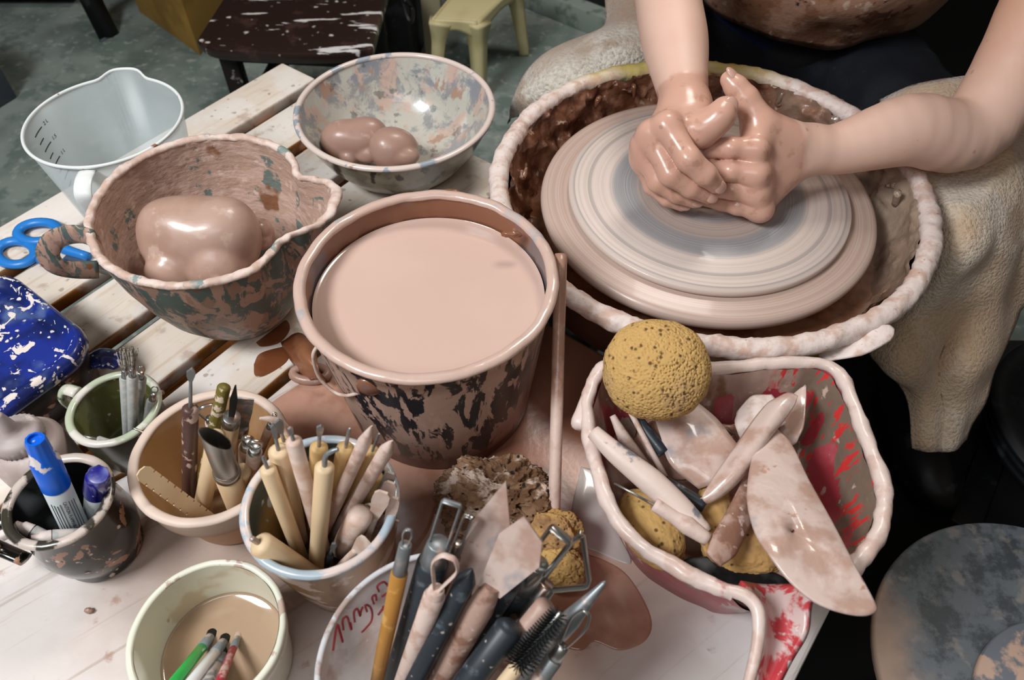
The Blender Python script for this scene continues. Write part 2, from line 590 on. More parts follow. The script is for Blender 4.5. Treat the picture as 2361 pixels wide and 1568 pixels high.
m_steelclay = M('clayed_steel', '#84888a', .4, metal=.5, layers=[dict(s=50, t=(.5, .62), c='#bfa99d', d=5)])
m_green = M('olive_glaze', '#6f7a4c', .3, layers=[dict(k='wave', s=60, m=(0, 0, 1), w=1.5, t=(.4, .7), c='#59512a', a=.7), dict(s=24, t=(.55, .64), c='#8c8d62', a=.7), dict(k='spots', s=70, t=(.02, .12), c='#c9bca8')], coat=.5)
m_greenrim = M('pale_green_rim_glaze', '#b7bfa6', .25, layers=[dict(s=30, t=(.5, .58), c='#d9d3ca'), dict(s=26, t=(.62, .66), c='#4f6a4a')], coat=.6)
m_greenout = M('dark_olive_glaze', '#3c3f2c', .3, layers=[dict(s=24, t=(.55, .65), c='#5d5a3c'), dict(k='spots', s=60, t=(.02, .1), c='#b09a84')], coat=.4)
m_bottle = M('dusty_squeeze_plastic', '#b7a49f', .5, layers=[dict(s=24, t=(.5, .64), c='#c9bab5')])
m_bottlecap = M('dusty_bottle_cap', '#a89b98', .5, layers=[dict(s=30, t=(.55, .62), c='#d3c5bf'), dict(s=60, t=(.64, .68), c='#7c6e6a')])
m_black = M('black_glaze_clay_spattered', '#12120f', .2, layers=[dict(s=15, t=(.5, .62), c='#2c3134', a=.8), dict(s=34, t=(.56, .575), c='#a57b64', d=5, w=.5, r=.6), dict(k='spots', s=80, t=(.0, .14), c='#cdbcae', r=.6)], coat=.5)
m_blackin = M('black_glaze_inside', '#0c0d0c', .15, layers=[dict(k='x', t=(-.415, -.385), w=.03, s=30, c='#a9adb0', r=.45), dict(k='spots', s=60, t=(.0, .1), c='#a58a78')], coat=.6)  # grey towards +x paints the lit right side of the inside
m_blackrim = M('black_rim_chipped', '#3a352c', .3, layers=[dict(s=45, t=(.46, .54), c='#c7b8ae', d=5)], coat=.4)
m_terra = M('sand_plastic_pot', '#b98f64', .5, layers=[dict(s=18, t=(.5, .64), c='#c8a582'), dict(k='z', t=(.366, .378), w=.004, c='#d5bfb0')])
m_terrain = M('sand_plastic_pot_inside', '#b58a58', .5, layers=[dict(s=16, t=(.5, .64), c='#c09a74'), dict(k='wave', s=46, m=(0, 0, 1), w=.5, t=(.92, .99), c='#d3b394', a=.7)])
m_toolmug = M('tool_crock_glaze', '#8a6a48', .3, layers=[dict(s=22, m=(1, 1, .4), t=(.46, .56), c='#6f4d30', d=6), dict(s=26, t=(.55, .6), c='#c3aca0', d=6), dict(k='z', t=(.425, .44), w=.02, s=40, c='#5f6e78', a=.8)], coat=.5)
m_toolmugin = M('tool_crock_inside', '#a58452', .35, layers=[dict(k='z', t=(.395, .44), w=.03, s=26, c='#394546'), dict(s=30, t=(.6, .64), c='#b9c0c4', d=5)], coat=.5)
m_toolmugrim = M('tool_crock_rim', '#a9b8c2', .3, layers=[dict(s=36, t=(.47, .55), c='#d8c8c2', d=5)], coat=.5)
m_tub = M('cream_plastic_tub', '#dcd9c6', .35, layers=[dict(s=16, t=(.56, .66), c='#c9bba0'), dict(k='spots', s=34, t=(.0, .06), c='#9c6a50', a=.7)], coat=.2)
m_tubrim = M('cream_tub_rim', '#e3e2d0', .3, layers=[dict(s=44, t=(.6, .64), c='#c2ab9c')], coat=.3)
m_water = M('cloudy_water', '#b0957c', .09, layers=[dict(s=14, t=(.4, .6), c='#a58a70')], coat=1.0, spec=.6)
m_scoop = M('red_tub_plastic', '#a83a44', .4, layers=[dict(s=16, t=(.42, .7), c='#b5656a', d=6), dict(s=30, t=(.64, .68), c='#c9a5a0', d=6)], coat=.2)
m_scoopin = M('tub_inside_clay', '#b3978a', .35, layers=[dict(s=20, m=(1, 1, .5), t=(.5, .6), c='#8b6551', d=6), dict(k='x', t=(.285, .30), w=.02, s=26, c='#7c6a5c'), dict(k='noise', s=120, m=(1, 1, .16), t=(.55, .60), c='#d23a38', d=5, **{'and': dict(k='x', t=(.262, .28))}), dict(s=60, t=(.62, .7), c='#c9aea0')], coat=.3, bump=[dict(s=70, a=.4, h=.002)])
m_scooprim = M('tub_rim_clay', '#dbc6bd', .4, layers=[dict(s=40, t=(.5, .62), c='#cdb1a5', d=5), dict(s=22, t=(.66, .7), c='#c48e88')], coat=.2, bump=[dict(s=90, a=.35, h=.0015)])
m_handlered = M('red_handle_clayed', '#c9464d', .35, layers=[dict(s=34, t=(.46, .52), c='#d9bdb8', d=6, w=.4), dict(s=50, t=(.6, .64), c='#e3d6d0')], coat=.2)
m_tool = M('turned_beech', '#dcc19c', .5, layers=[dict(s=30, m=(1, 1, .12), t=(.45, .65), c='#c9a67c', a=.6)])
m_tooly = M('varnished_pine', '#d2b07a', .45, layers=[dict(s=30, m=(1, 1, .12), t=(.45, .65), c='#bd9354', a=.6)])
m_toolp = M('clay_dusted_wood', '#c9aa98', .6, layers=[dict(s=40, t=(.45, .62), c='#d8c2b6')], bump=dict(s=150, a=.15))
m_toolb = M('painted_brown_handle', '#543a34', .4, layers=[dict(k='spots', s=90, t=(.06, .24), c='#c3aca0', m=(1, 1, .5)), dict(s=40, t=(.6, .63), c='#b79c8e')])
m_olive = M('olive_painted_stick', '#6c6128', .4, layers=[dict(s=60, t=(.52, .56), c='#d0bba6', d=5)])
m_navy = M('navy_handle', '#2c3238', .42, layers=[dict(k='spots', s=110, t=(.02, .13), c='#b7a9a2'), dict(s=50, t=(.58, .68), c='#5d666e', d=5, a=.7)])
m_claytool = M('clay_coated_tool', '#b09183', .45, layers=[dict(s=50, t=(.45, .6), c='#8a6453', d=5), dict(s=80, t=(.6, .68), c='#cdb6ab')], bump=dict(s=120, a=.25))
m_claystick = M('pale_clay_dowel', '#d2bbb0', .6, layers=[dict(s=60, t=(.5, .65), c='#bd9d8e', d=5)], bump=dict(s=140, a=.25))
m_ochre = M('bamboo_handle', '#b07c38', .4, layers=[dict(s=50, t=(.55, .65), c='#c99a55')])
m_grey = M('grey_dusty_handle', '#a3a6a2', .5, layers=[dict(s=40, t=(.5, .62), c='#c0b7af')])
m_bristle = M('bristle', '#b7b0a4', .7, layers=[dict(s=220, t=(.45, .55), c='#7c766c')])
m_blackbr = M('black_nylon_bristle', '#0e0f11', .5)
m_slipcoat = M('slip_coated_rib', '#cdb6ac', .33, layers=[dict(s=30, t=(.45, .62), c='#b59485', d=6), dict(s=24, t=(.57, .68), c='#8f8f97', a=.6, d=5), dict(s=50, t=(.64, .69), c='#b58a76', d=4)], coat=.5, bump=[dict(s=45, a=.4, h=.002), dict(s=12, a=.4, h=.006)])
m_sponge = M('yellow_sponge', '#c29c60', .9, layers=[dict(s=16, t=(.5, .64), c='#b08e66', d=4, a=.8), dict(k='spots', s=120, t=(.10, .30), w=.3, c='#5f4424')], bump=[dict(s=120, k='vor', a=.9, h=.004, t=(.12, .34)), dict(s=260, a=.5, h=.001)])
m_spongeb = M('tan_sponge', '#b89058', .9, layers=[dict(s=20, t=(.5, .64), c='#9a7550', d=4), dict(k='spots', s=120, t=(.06, .2), c='#4a3522')], bump=[dict(s=120, k='vor', a=.8, h=.003, t=(.1, .5))])
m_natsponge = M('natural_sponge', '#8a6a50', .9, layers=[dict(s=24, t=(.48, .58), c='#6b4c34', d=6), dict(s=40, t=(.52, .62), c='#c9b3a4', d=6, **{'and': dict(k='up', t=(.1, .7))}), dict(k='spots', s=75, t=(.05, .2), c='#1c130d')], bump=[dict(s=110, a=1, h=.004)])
m_stool = M('splattered_dark_wood', '#2b1c18', .35, layers=[dict(s=16, t=(.55, .66), c='#4a3430', a=.7), dict(k='spots', s=34, t=(.02, .15), w=.9, c='#cbc4c0', r=.6), dict(s=12, m=(.5, 3, 1), t=(.61, .64), c='#d9d5d3', d=5, r=.6)], coat=.3)
m_stoolleg = M('dark_stool_leg', '#1a1210', .4, layers=[dict(s=30, t=(.62, .66), c='#8d827c')])
m_cream = M('cream_plastic_stool', '#cfc293', .45, layers=[dict(s=8, t=(.5, .65), c='#b9aa76', a=.5)])
m_card = M('cardboard', '#a8823c', .8, layers=[dict(s=6, t=(.45, .65), c='#8a6a2e')])
m_blackmet = M('black_painted_metal', '#0d0e10', .5, layers=[dict(s=20, t=(.6, .68), c='#2a2d30')])
m_greybin = M('grey_bin_plastic', '#3e4650', .55)
m_beige = M('beige_panel', '#a89c80', .6)
m_plinth = M('grey_painted_plinth', '#8f9a90', .6, layers=[dict(s=20, t=(.5, .65), c='#6c776e')])
m_white = M('white_pipe', '#d9d9d6', .4)
m_bats = M('grey_speckled_bat', '#5c6267', .6, layers=[dict(s=26, t=(.44, .6), c='#3a4044', d=8, ro=.7), dict(s=40, t=(.55, .68), c='#857f7a', d=6, a=.6), dict(k='x', t=(.46, .40), w=.08, s=22, c='#a58a78', a=.85)])
m_bats2 = M('clay_marked_bat', '#b29483', .55, layers=[dict(s=22, t=(.48, .55), c='#5f646c', d=6)])
m_iron = M('dark_iron', '#15171a', .5, layers=[dict(s=20, t=(.55, .68), c='#2e3236')])
m_wheelbody = M('wheel_body_grey', '#2c2a28', .5, layers=[dict(s=14, t=(.5, .62), c='#51402f')])
m_towel = M('terry_towel', '#cfb293', .95, layers=[dict(s=7, t=(.42, .62), c='#e2d4c2', d=5), dict(s=9, t=(.56, .68), c='#a5805f', d=5, a=.8), dict(s=220, t=(.4, .65), c='#b8987a', a=.45)], bump=[dict(s=220, a=1, h=.004), dict(s=40, a=.3, h=.004)], sheen=.3)
m_towel2 = M('terry_towel_white', '#dcd5c8', .95, layers=[dict(k='y', t=(1.10, 1.2), w=.2, s=12, c='#a98c76'), dict(s=16, t=(.55, .65), c='#b59c88', d=6), dict(s=170, t=(.4, .65), c='#aa9c8a', a=.5)], bump=[dict(s=170, a=1, h=.006), dict(s=40, a=.5, h=.006)], sheen=.3)
m_apron = M('clay_caked_apron', '#a98069', .9, layers=[dict(s=16, t=(.48, .58), c='#8a5e44', d=6), dict(s=24, t=(.58, .64), c='#6a4330', d=6), dict(s=40, t=(.62, .68), c='#c9ad9c', d=5), dict(s=26, m=(1, 1, 2), t=(.68, .7), c='#1d2230')], bump=[dict(s=40, a=.4, h=.004), dict(s=260, a=.4, h=.001)])
m_skirt = M('navy_apron_cloth', '#182650', .85, layers=[dict(s=14, t=(.55, .68), c='#3a2c28', d=6)], bump=dict(s=200, a=.3))
m_denim = M('navy_cloth', '#080b14', .8, layers=[dict(s=12, t=(.5, .66), c='#10151f'), dict(s=30, t=(.66, .72), c='#3a302c', a=.5)], bump=dict(s=300, a=.3))
m_shirt = M('dark_shirt', '#1a1a1f', .85, bump=dict(s=200, a=.2))
m_hair = M('brown_hair', '#3a2418', .5, layers=[dict(s=60, m=(1, 1, .1), t=(.4, .6), c='#57382a')])
HC = tuple(P(1628, 385, .490))
m_skin = M('skin', '#dfbaa8', .52, sss=.12, layers=[
    dict(s=16, t=(.4, .7), c='#d9ae9b', a=.5),
    dict(k='ring', o=(.70, 1.05, .70), ax=(1, 1, 1), t=(.36, .18), w=.05, s=12, c='#c98f6c', a=.6),
    dict(k='ring', o=HC, ax=(1, 1, 1), t=(.122, .112), w=.03, s=22, c='#cfa08c', r=.2, a=.85),
    dict(k='noise', s=60, t=(.55, .66), c='#b38570', d=5, a=.55, **{'and': dict(k='ring', o=HC, ax=(1, 1, 1), t=(.12, .11))}),
    dict(k='spots', s=45, t=(.0, .03), c='#8a5a44', a=.35)],
    coat=.0, bump=[dict(s=300, a=.08, h=.0006)])
m_nail = M('fingernail', '#cfa594', .22, coat=.5)
# ------------------------------------------------------------------ the room
def struct(name, vf, mat, smooth=False):
    return setp(put(name, vf, mat, smooth=smooth), kind='structure')


ZF = -.20                                   # height of the floor before the scene is brought to true size
struct('floor', box((-3, -1.6, ZF - .05), (3, 3.6, ZF)), m_conc)
struct('wall_back', box((-3, 3.6, ZF), (3, 3.7, 3)), m_dark)
struct('wall_left', box((-3.1, -1.6, ZF), (-3, 3.6, 3)), m_dark)
struct('wall_right', box((3, -1.6, ZF), (3.1, 3.6, 3)), m_dark)

# ------------------------------------------------------------------ slatted table, in (s, t): s across the slats, t along them
SA = math.radians(53)
US, UT = Vector((-math.sin(SA), math.cos(SA), 0)), Vector((math.cos(SA), math.sin(SA), 0))
TM = Matrix(((US.x, UT.x, 0, 0), (US.y, UT.y, 0, 0), (0, 0, 1, 0), (0, 0, 0, 1)))


def st(s, t, z=0.0):
    return US * s + UT * t + Vector((0, 0, z))


tab = thing('slatted_table', 'low pale wooden slatted table under the pots, with gaps between its slats', 'table', st(.5, .2))
for k in range(5):
    s0 = 1.009 - .1105 * k
    lo_, hi_ = [max(-.55, .24 - 3.377 * (q - .557) + .006) for q in (s0, s0 + .086)]      # cut along the edge of the board
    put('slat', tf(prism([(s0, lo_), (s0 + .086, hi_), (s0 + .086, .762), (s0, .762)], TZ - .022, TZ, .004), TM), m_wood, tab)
for t in (-.40, .12, .62):
    put('cross_rail', tf(box((.56, t, TZ - .062), (1.085, t + .045, TZ - .0225), .003), TM), m_rail, tab)
for s, t in ((.60, .625), (1.04, .625), (.60, -.395), (1.04, -.395)):
    put('leg', tf(box((s - .02, t, ZF), (s + .02, t + .04, TZ - .0625), .003), TM), m_rail, tab)
put('added_shelf', tf(box((.60, -.38, .0), (1.05, .60, .015), .003), TM), m_rail, tab)  # unseen shelf, added to reflect warm colour up into the gaps

brd = thing('work_board', 'broad clay-stained wooden board at the near side of the slatted table, under the tool pots', 'board', st(.2, 0))
eb = Vector((-.300, .522, 0))
ec = eb + Vector((-.804, -.595, 0)) * .62
put('board_top', prism([tuple(q[:2]) for q in (st(-.088, -.62), st(-.088, .545), st(.545, .545), eb, ec, Vector((ec.x, -.45, 0)))], TZ - .021, TZ, .004), m_board, brd, smooth=False)
for s, t in ((-.05, .50), (.50, .46), (-.05, -.55), (.50, -.55)):
    put('leg', tf(box((s - .02, t, ZF), (s + .02, t + .04, TZ - .0215), .003), TM), m_rail, brd)


def puddle(name, pts, mat, label, z=TZ + .0002, h=.0012, cat='puddle'):
    pts = catmull([P(a, b, z) for a, b in pts + [pts[0]]], 6)[:-1]
    c = sum(pts, Vector()) / len(pts)
    V, Fc = [], []
    prof = [(1.0, 0), (.985, .7), (.95, .95), (.6, 1), (0, 1)]
    n = len(pts)
    for r, k in prof[:-1]:
        for p in pts:
            q = c + (p - c) * r
            V.append(Vector((q.x, q.y, z + h * k)))
    V.append(Vector((c.x, c.y, z + h)))
    for i in range(3):
        for k in range(n):
            Fc.append((i * n + k, i * n + (k + 1) % n, (i + 1) * n + (k + 1) % n, (i + 1) * n + k))
    for k in range(n):
        Fc.append((3 * n + k, 3 * n + (k + 1) % n, len(V) - 1))
    o = put(name, (V, Fc), mat)
    return setp(o, label, cat)


puddle('slip_puddle', [(596, 950), (660, 905), (740, 862), (830, 850), (900, 900), (960, 1000), (1040, 1085), (1010, 1160), (985, 1230), (930, 1300), (870, 1330), (800, 1280), (700, 1140), (640, 1040)], m_puddle, 'glossy pink slip puddle on the board between bucket and tool crock')
puddle('slip_puddle', [(1320, 1270), (1390, 1290), (1450, 1330), (1500, 1420), (1490, 1475), (1430, 1500), (1370, 1480), (1340, 1500), (1290, 1480), (1255, 1400), (1230, 1300)], m_puddle, 'brownish slip puddle on the board before the red tub')
puddle('slip_puddle', [(1340, 1075), (1372, 1090), (1390, 1150), (1425, 1230), (1455, 1300), (1380, 1275), (1335, 1250), (1318, 1180)], m_puddlew, 'milky grey wet puddle on the board left of the red tub')
puddle('clay_stain', [(585, 840), (600, 815), (650, 800), (672, 800), (660, 835), (612, 866), (588, 866)], m_wet, 'round brown wet stain on the slat left of the bucket', h=.0006, cat='stain')
puddle('clay_stain', [(590, 790), (640, 752), (660, 738), (668, 760), (645, 790), (605, 800)], m_wet, 'long brown wet stain on the slat behind the round one', h=.0006, cat='stain')
for a, b, r in ((312, 676, 9), (372, 905, 7), (480, 742, 6), (205, 1408, 7)):
    c = P(a, b, TZ + .003)
    o = put('clay_crumb', blob(c, (r * .0006, r * .0004, r * .0005), 3, .3, 2, a), m_lump)
    setp(o, {312: 'small clay crumb on the slat beside the blue tin', 372: 'small clay crumb on the slat behind the green mug', 480: 'small clay crumb on the slat before the spouted jug', 205: 'small clay crumb on the board before the black mug'}[a], 'clay crumb')

# ------------------------------------------------------------------ potter's wheel
WC = Vector((.250, .767, 0))
wheel = thing('potters_wheel', "potter's wheel with a clay-crusted splash pan, a person working at it", 'pottery wheel', WC)


def cs(th, r):
    return Vector((math.cos(th) * r, math.sin(th) * r, 0))


def lumpy2(th, r, z, i):
    p = cs(th, .23)
    q = p + Vector((0, 0, 1)) * z + Vector((r, 0, 0))
    return r + frac(p, 11, .0022, 2) + frac(q, 90, .0022, 5) + wob(q, 40, .0012), z + frac(p, 14, .002, 7) + frac(q, 95, .0020, 3)


inner = [(.2575, .432), (.253, .415), (.245, .385), (.232, .355), (.20, .342), (.05, .341)]


def innerfn(th, r, z, i):
    p = cs(th, r) + Vector((0, 0, z))
    back = .5 + .5 * math.sin(th)                    # thicker crust at the far side
    k = 1 if z > .345 else 0
    return r - k * (max(0, frac(p, 30, .009, 4)) * (.6 + 2.0 * back) + max(0, frac(p, 90, .004, 9)) * (.4 + back) + .003 * back), z


inner = [tuple(Vector(a).lerp(Vector(b), k / 6)) for a, b in zip(inner, inner[1:]) for k in range(6)] + [inner[-1]]
put('splash_pan', lathe([(.12, .325), (.225, .327), (.243, .338), (.255, .38), (.2625, .415), (.267, .43)], 160, WC), m_panout, wheel)
span = bpy.data.objects['splash_pan']
put('pan_inside', lathe(inner, 280, WC, innerfn), m_panin, span)
ring = [(.2665 + .0125 * math.cos(2 * PI * k / 14), .4300 + .0118 * math.sin(2 * PI * k / 14)) for k in range(14)]
put('pan_rim', lathe(ring, 360, WC, lumpy2, closed=True), m_panrim, span)
put('slurry', lathe([(.06, .354)] + [(.14 + .0975 * k / 14, .355) for k in range(15)], 200, WC, lambda th, r, z, i: (r, z + frac(cs(th, r), 30, .004))), m_slurry, wheel)
put('wheel_head', lathe([(0, .374), (.178, .376), (.199, .385), (.211, .395), (.2130, .403), (.211, .4085), (.205, .4105), (0, .4105)], 200, WC), m_head, wheel)
put('drive_shaft', lathe([(.036, .343), (.036, .375)], 32, WC), m_iron, wheel)
put('wheel_body', join(lathe([(.10, ZF + .06), (.10, .324)], 32, WC), box((WC.x - .16, WC.y - .06, ZF + .02), (WC.x + .16, WC.y + .12, ZF + .06), .006)), m_wheelbody, wheel)
put('pan_lug', tube([P(1890, 826, .405), P(1975, 800, .424), P(2035, 768, .432), P(2056, 754, .434)], [.006, .012, .012, .004], 12, flat=(.3, 1), smooth=5, ref=(0, 0, 1)), m_panrim, span)
bat = put('throwing_bat', lathe([(0, .411), (.1745, .411), (.1775, .4135), (.1775, .4195), (.176, .4215), (.09, .4218), (.05, .4220), (0, .4222)], 200, WC), m_bat)
setp(bat, 'round pale throwing bat with concentric grey rings on the wheel head', 'bat')
lump = put('clay_lump', lathe([(0, .4226), (.034, .4226), (.036, .428), (.034, .436), (.029, .446), (.022, .454), (.014, .452), (0, .450)], 64, Vector((.246, .772, 0)), lambda th, r, z, i: (r + wob((math.cos(th), math.sin(th), z * 20), 2, .002), z)), m_panin)
setp(lump, 'dark wet clay being centred on the bat inside the cupped hands', 'clay')
rr = random.Random(3)
for k, (a, b) in enumerate(((1225, 395), (1365, 228), (1440, 200), (1930, 292), (1800, 228), (1745, 205), (1990, 345), (2075, 430), (2060, 455))):
    z = .415
    c = P(a, b, z)
    d = c - WC
    d.z = 0
    c = WC + d.normalized() * .243 + Vector((0, 0, z))
    r = rr.uniform(.006, .012)
    pts = [c + Vector((rr.uniform(-1, 1), rr.uniform(-1, 1), rr.uniform(-1, 1))) * r for _ in range(4)]
    put('clay_curl', tube(pts, [.002, .005, .004, .0015], 8, smooth=4), m_panin, span)

# ------------------------------------------------------------------ bucket
BX = Vector((-.0852, .534, 0))
bk = thing('bucket', 'dark bucket dripped with clay and full of slip, beside the wheel', 'bucket', BX + Vector((0, 0, TZ)))
put('bucket_wall', lathe([(.0, .3015), (.100, .3015), (.1045, .305), (.1155, .40), (.1235, .470), (.1255, .487), (.1265, .4885), (.1268, .500)], 128, BX), m_bucket, bk)
put('bucket_inside', lathe([(.1225, .505), (.1217, .492), (.1211, .48), (.1200, .46)], 128, BX, lambda th, r, z, i: (r - max(0, frac((math.cos(th) * .12, math.sin(th) * .12, z), 45, .004, 2)) * (.6 if z < .5 else 0), z)), m_bucketin, bk)
rg = [(.126 + .0062 * math.cos(2 * PI * k / 12), .503 + .0045 * math.sin(2 * PI * k / 12)) for k in range(12)]
put('bucket_rim', lathe(rg, 160, BX, lambda th, r, z, i: (r + frac((math.cos(th) * .13, math.sin(th) * .13, z), 40, .0009), z + frac((math.cos(th) * .13, math.sin(th) * .13, z), 36, .0012, 4)), closed=True), m_rimclay, bk)
h0, h1 = P(726, 800, .490), P(866, 886, .478)
put('wire_handle', tube([P(733, 795, .486), P(722, 822, .475), P(735, 868, .445), P(765, 900, .430), P(795, 912, .432), P(832, 904, .448), P(868, 885, .470)], .0019, 8, smooth=6), m_claystick, bk)
ea = P(862, 880, .472)
ed = (ea - BX)
ed.z = 0
put('handle_ear', blob(BX + ed.normalized() * .122 + Vector((0, 0, .474)), (.013, .007, .013), 3, .1), m_bucketin, bk)
sl = put('clay_slip', lathe([(0, .4745), (.05, .4745), (.113, .4745), (.1178, .4750), (.1190, .4760)], 128, BX), m_slip)
setp(sl, 'smooth pink liquid slip filling the dark bucket', 'slip')
# drips and lumps on the rim, far side
for a, b, r in ((1035, 445, .008), (1180, 540, .007)):
    put('rim_lump', blob(P(a, b, .503), (r * 1.6, r * .6, r * .5), 3, .3, 2, a), m_bucketin, bk)

# ------------------------------------------------------------------ spouted jug
JX = Vector((-.351, .670, 0))
JZ = .480
kn = [(0, .157), (7, .155), (13, .147), (19, .132), (25, .118), (31, .115), (40, .1205), (52, .1256), (180, .1256)]


def jr(th):
    a = abs((math.degrees(th) + 180) % 360 - 180)
    for (a0, r0), (a1, r1) in zip(kn, kn[1:]):
        if a <= a1:
            u = (a - a0) / (a1 - a0)
            u = u * u * (3 - 2 * u)
            return r0 + (r1 - r0) * u
    return .1256


def jugfn(th, r, z, i):
    w = max(0, (z - .395) / (JZ - .395))
    w = w * w * (3 - 2 * w) if w < 1 else 1
    k = 1 + (jr(th) / .1256 - 1) * w
    p = Vector((math.cos(th) * r, math.sin(th) * r, z))
    a = abs((math.degrees(th) + 180) % 360 - 180)
    lift = .012 * max(0, 1 - a / 26) * w + .005 * w * math.cos(th - 2.2)
    return r * k + wob(p, 25, .001), z + lift


jug = thing('spouted_jug', 'mottled clay-smeared jug with a wide spout and a loop handle', 'jug', JX + Vector((0, 0, TZ)))
put('jug_wall', lathe([(0, .3015), (.050, .3015), (.056, .304), (.072, .325), (.092, .355), (.1065, .390), (.1165, .425), (.1225, .455), (.1246, JZ)], 180, JX, jugfn), m_jugclay, jug)


def jinfn(th, r, z, i):
    r2, z2 = jugfn(th, r, z, i)
    p = Vector((math.cos(th) * r, math.sin(th) * r, z))
    return r2 - max(0, frac(p, 28, .004, 1)) - max(0, frac(p, 70, .002, 8)), z2


put('jug_inside', lathe([(.1195, JZ), (.1175, .457), (.112, .43), (.107, .41), (.1005, .39), (.086, .355), (.066, .327), (.05, .315), (0, .312)], 200, JX, jinfn), m_jugin, jug)
rg = [(.1220 + .0050 * math.cos(2 * PI * k / 12), JZ + .0042 * math.sin(2 * PI * k / 12)) for k in range(12)]


def jrim(th, r, z, i):
    r2, z2 = jugfn(th, r, min(z, JZ), i)
    p = Vector((math.cos(th) * .14, math.sin(th) * .14, 0))
    q = p + Vector((r, 0, z))
    return r2 + frac(q, 60, .0016) + wob(q, 140, .0008), z2 + (z - min(z, JZ)) + frac(q, 55, .0018, 3)


put('jug_rim', lathe(rg, 240, JX, jrim, closed=True), m_jugrim, jug)
put('jug_handle', tube([P(222, 552, .474), P(175, 540, .472), P(128, 552, .462), P(110, 585, .445), P(128, 612, .428), P(165, 622, .415), P(228, 622, .405)], [.011, .0105, .010, .010, .010, .010, .011], 14, flat=(.42, 1.25), smooth=6, ref=(0.25, -1, .1)), m_jugclay, jug)
# clay block inside the jug
# ------------------------------------------------------------------ bowl
OX = Vector((-.1715, .9744, 0))
bw = thing('mixing_bowl', 'pale glazed bowl with clay marks holding two clay lumps, behind the bucket', 'bowl', OX + Vector((0, 0, TZ)))
put('bowl_wall', lathe([(0, .3015), (.068, .3015), (.074, .304), (.098, .322), (.118, .348), (.132, .374), (.139, .394), (.1425, .401)], 128, OX), m_bowlout, bw)
put('bowl_inside', lathe([(.1395, .402), (.131, .380), (.114, .348), (.092, .324), (.066, .313), (.03, .310), (0, .3095)], 128, OX), m_bowl, bw)
rg = [(.1425 + .0048 * math.cos(2 * PI * k / 12), .4025 + .004 * math.sin(2 * PI * k / 12)) for k in range(12)]
put('bowl_rim', lathe(rg, 128, OX, closed=True), m_bowlrim, bw)


# ------------------------------------------------------------------ measuring jug
MX = Vector((-.514, .826, 0))
MZ = .485


def mfn(th, r, z, i):
    a = abs((math.degrees(th) - 94 + 180) % 360 - 180)
    w = max(0, (z - .445) / (MZ - .445))
    e = math.exp(-(a / 15) ** 4)
    return r + .014 * w * e, z + .004 * w * e


mj = thing('measuring_jug', 'empty frosted plastic measuring jug with a scale, behind the spouted jug', 'measuring jug', MX + Vector((0, 0, TZ)))
put('jug_wall', lathe([(0, .3015), (.064, .3015), (.068, .305), (.0955, MZ), (.0940, MZ), (.0665, .307), (.063, .304), (0, .304)], 128, MX, mfn), m_poly, mj)
mjw = bpy.data.objects['jug_wall.001']
rg = [(.0955 + .0022 * math.cos(2 * PI * k / 10), MZ + .0022 * math.sin(2 * PI * k / 10)) for k in range(10)]
put('jug_rim', lathe(rg, 128, MX, lambda th, r, z, i: mfn(th, r, MZ, i)[:1] + (z + mfn(th, r, MZ, i)[1] - MZ,), closed=True), m_polyrim, mj)
hd = Vector((.10, -.995, 0)).normalized()
hx = Vector((hd.y, -hd.x, 0))
hp = [MX + hd * r + Vector((0, 0, z)) for r, z in ((.093, .479), (.112, .480), (.127, .474), (.130, .462), (.122, .42), (.108, .37), (.094, .350), (.078, .348))]
put('jug_handle', tube(hp, .010, 16, flat=(1.05, .30), smooth=5, ref=hx), m_polyh, mj)
for k in range(12):
    z = .468 - k * .0105
    r = .0665 + (.0940 - .0665) * (z - .307) / (MZ - .307) - .0006
    n = 9 if k % 2 == 0 else 6
    a0 = math.radians(188 + k * .8)
    pts = [MX + Vector((r * math.cos(a0 - i * .030), r * math.sin(a0 - i * .030), z)) for i in range(n)]
    put('scale_line', tube(pts, .0007, 5), m_ink, mjw)
    if k % 2 == 0:
        a = a0 - n * .030 - .03
        q = MX + Vector((r * math.cos(a), r * math.sin(a), z - .002))
        ny = Vector((math.cos(a), math.sin(a), 0))
        tx = Vector((-math.sin(a), math.cos(a), 0))
        mt = Matrix(((-tx.x, 0, -ny.x, q.x), (-tx.y, 0, -ny.y, q.y), (0, 1, 0, q.z), (0, 0, 0, 1)))
        put('scale_number', text(('2 L', '', '1.5', '', '1 L', '', '', '', '500', '', '', '')[k] or '-', .0075, mt, .0001), m_ink, mjw, smooth=False)

# ------------------------------------------------------------------ scissors
sx = thing('scissors', 'blue-handled scissors lying on the slats beside the jug handle', 'scissors', P(120, 590, TZ))


def loop(c, a, b, rot, r, z=TZ + .007):
    pts = []
    for k in range(28):
        th = 2 * PI * k / 28
        x, y = a * math.cos(th), b * math.sin(th)
        pts.append(Vector((c.x + x * math.cos(rot) - y * math.sin(rot), c.y + x * math.sin(rot) + y * math.cos(rot), z)))
    return tube(pts, r, 10, closed=True, flat=(1.0, 1.3))


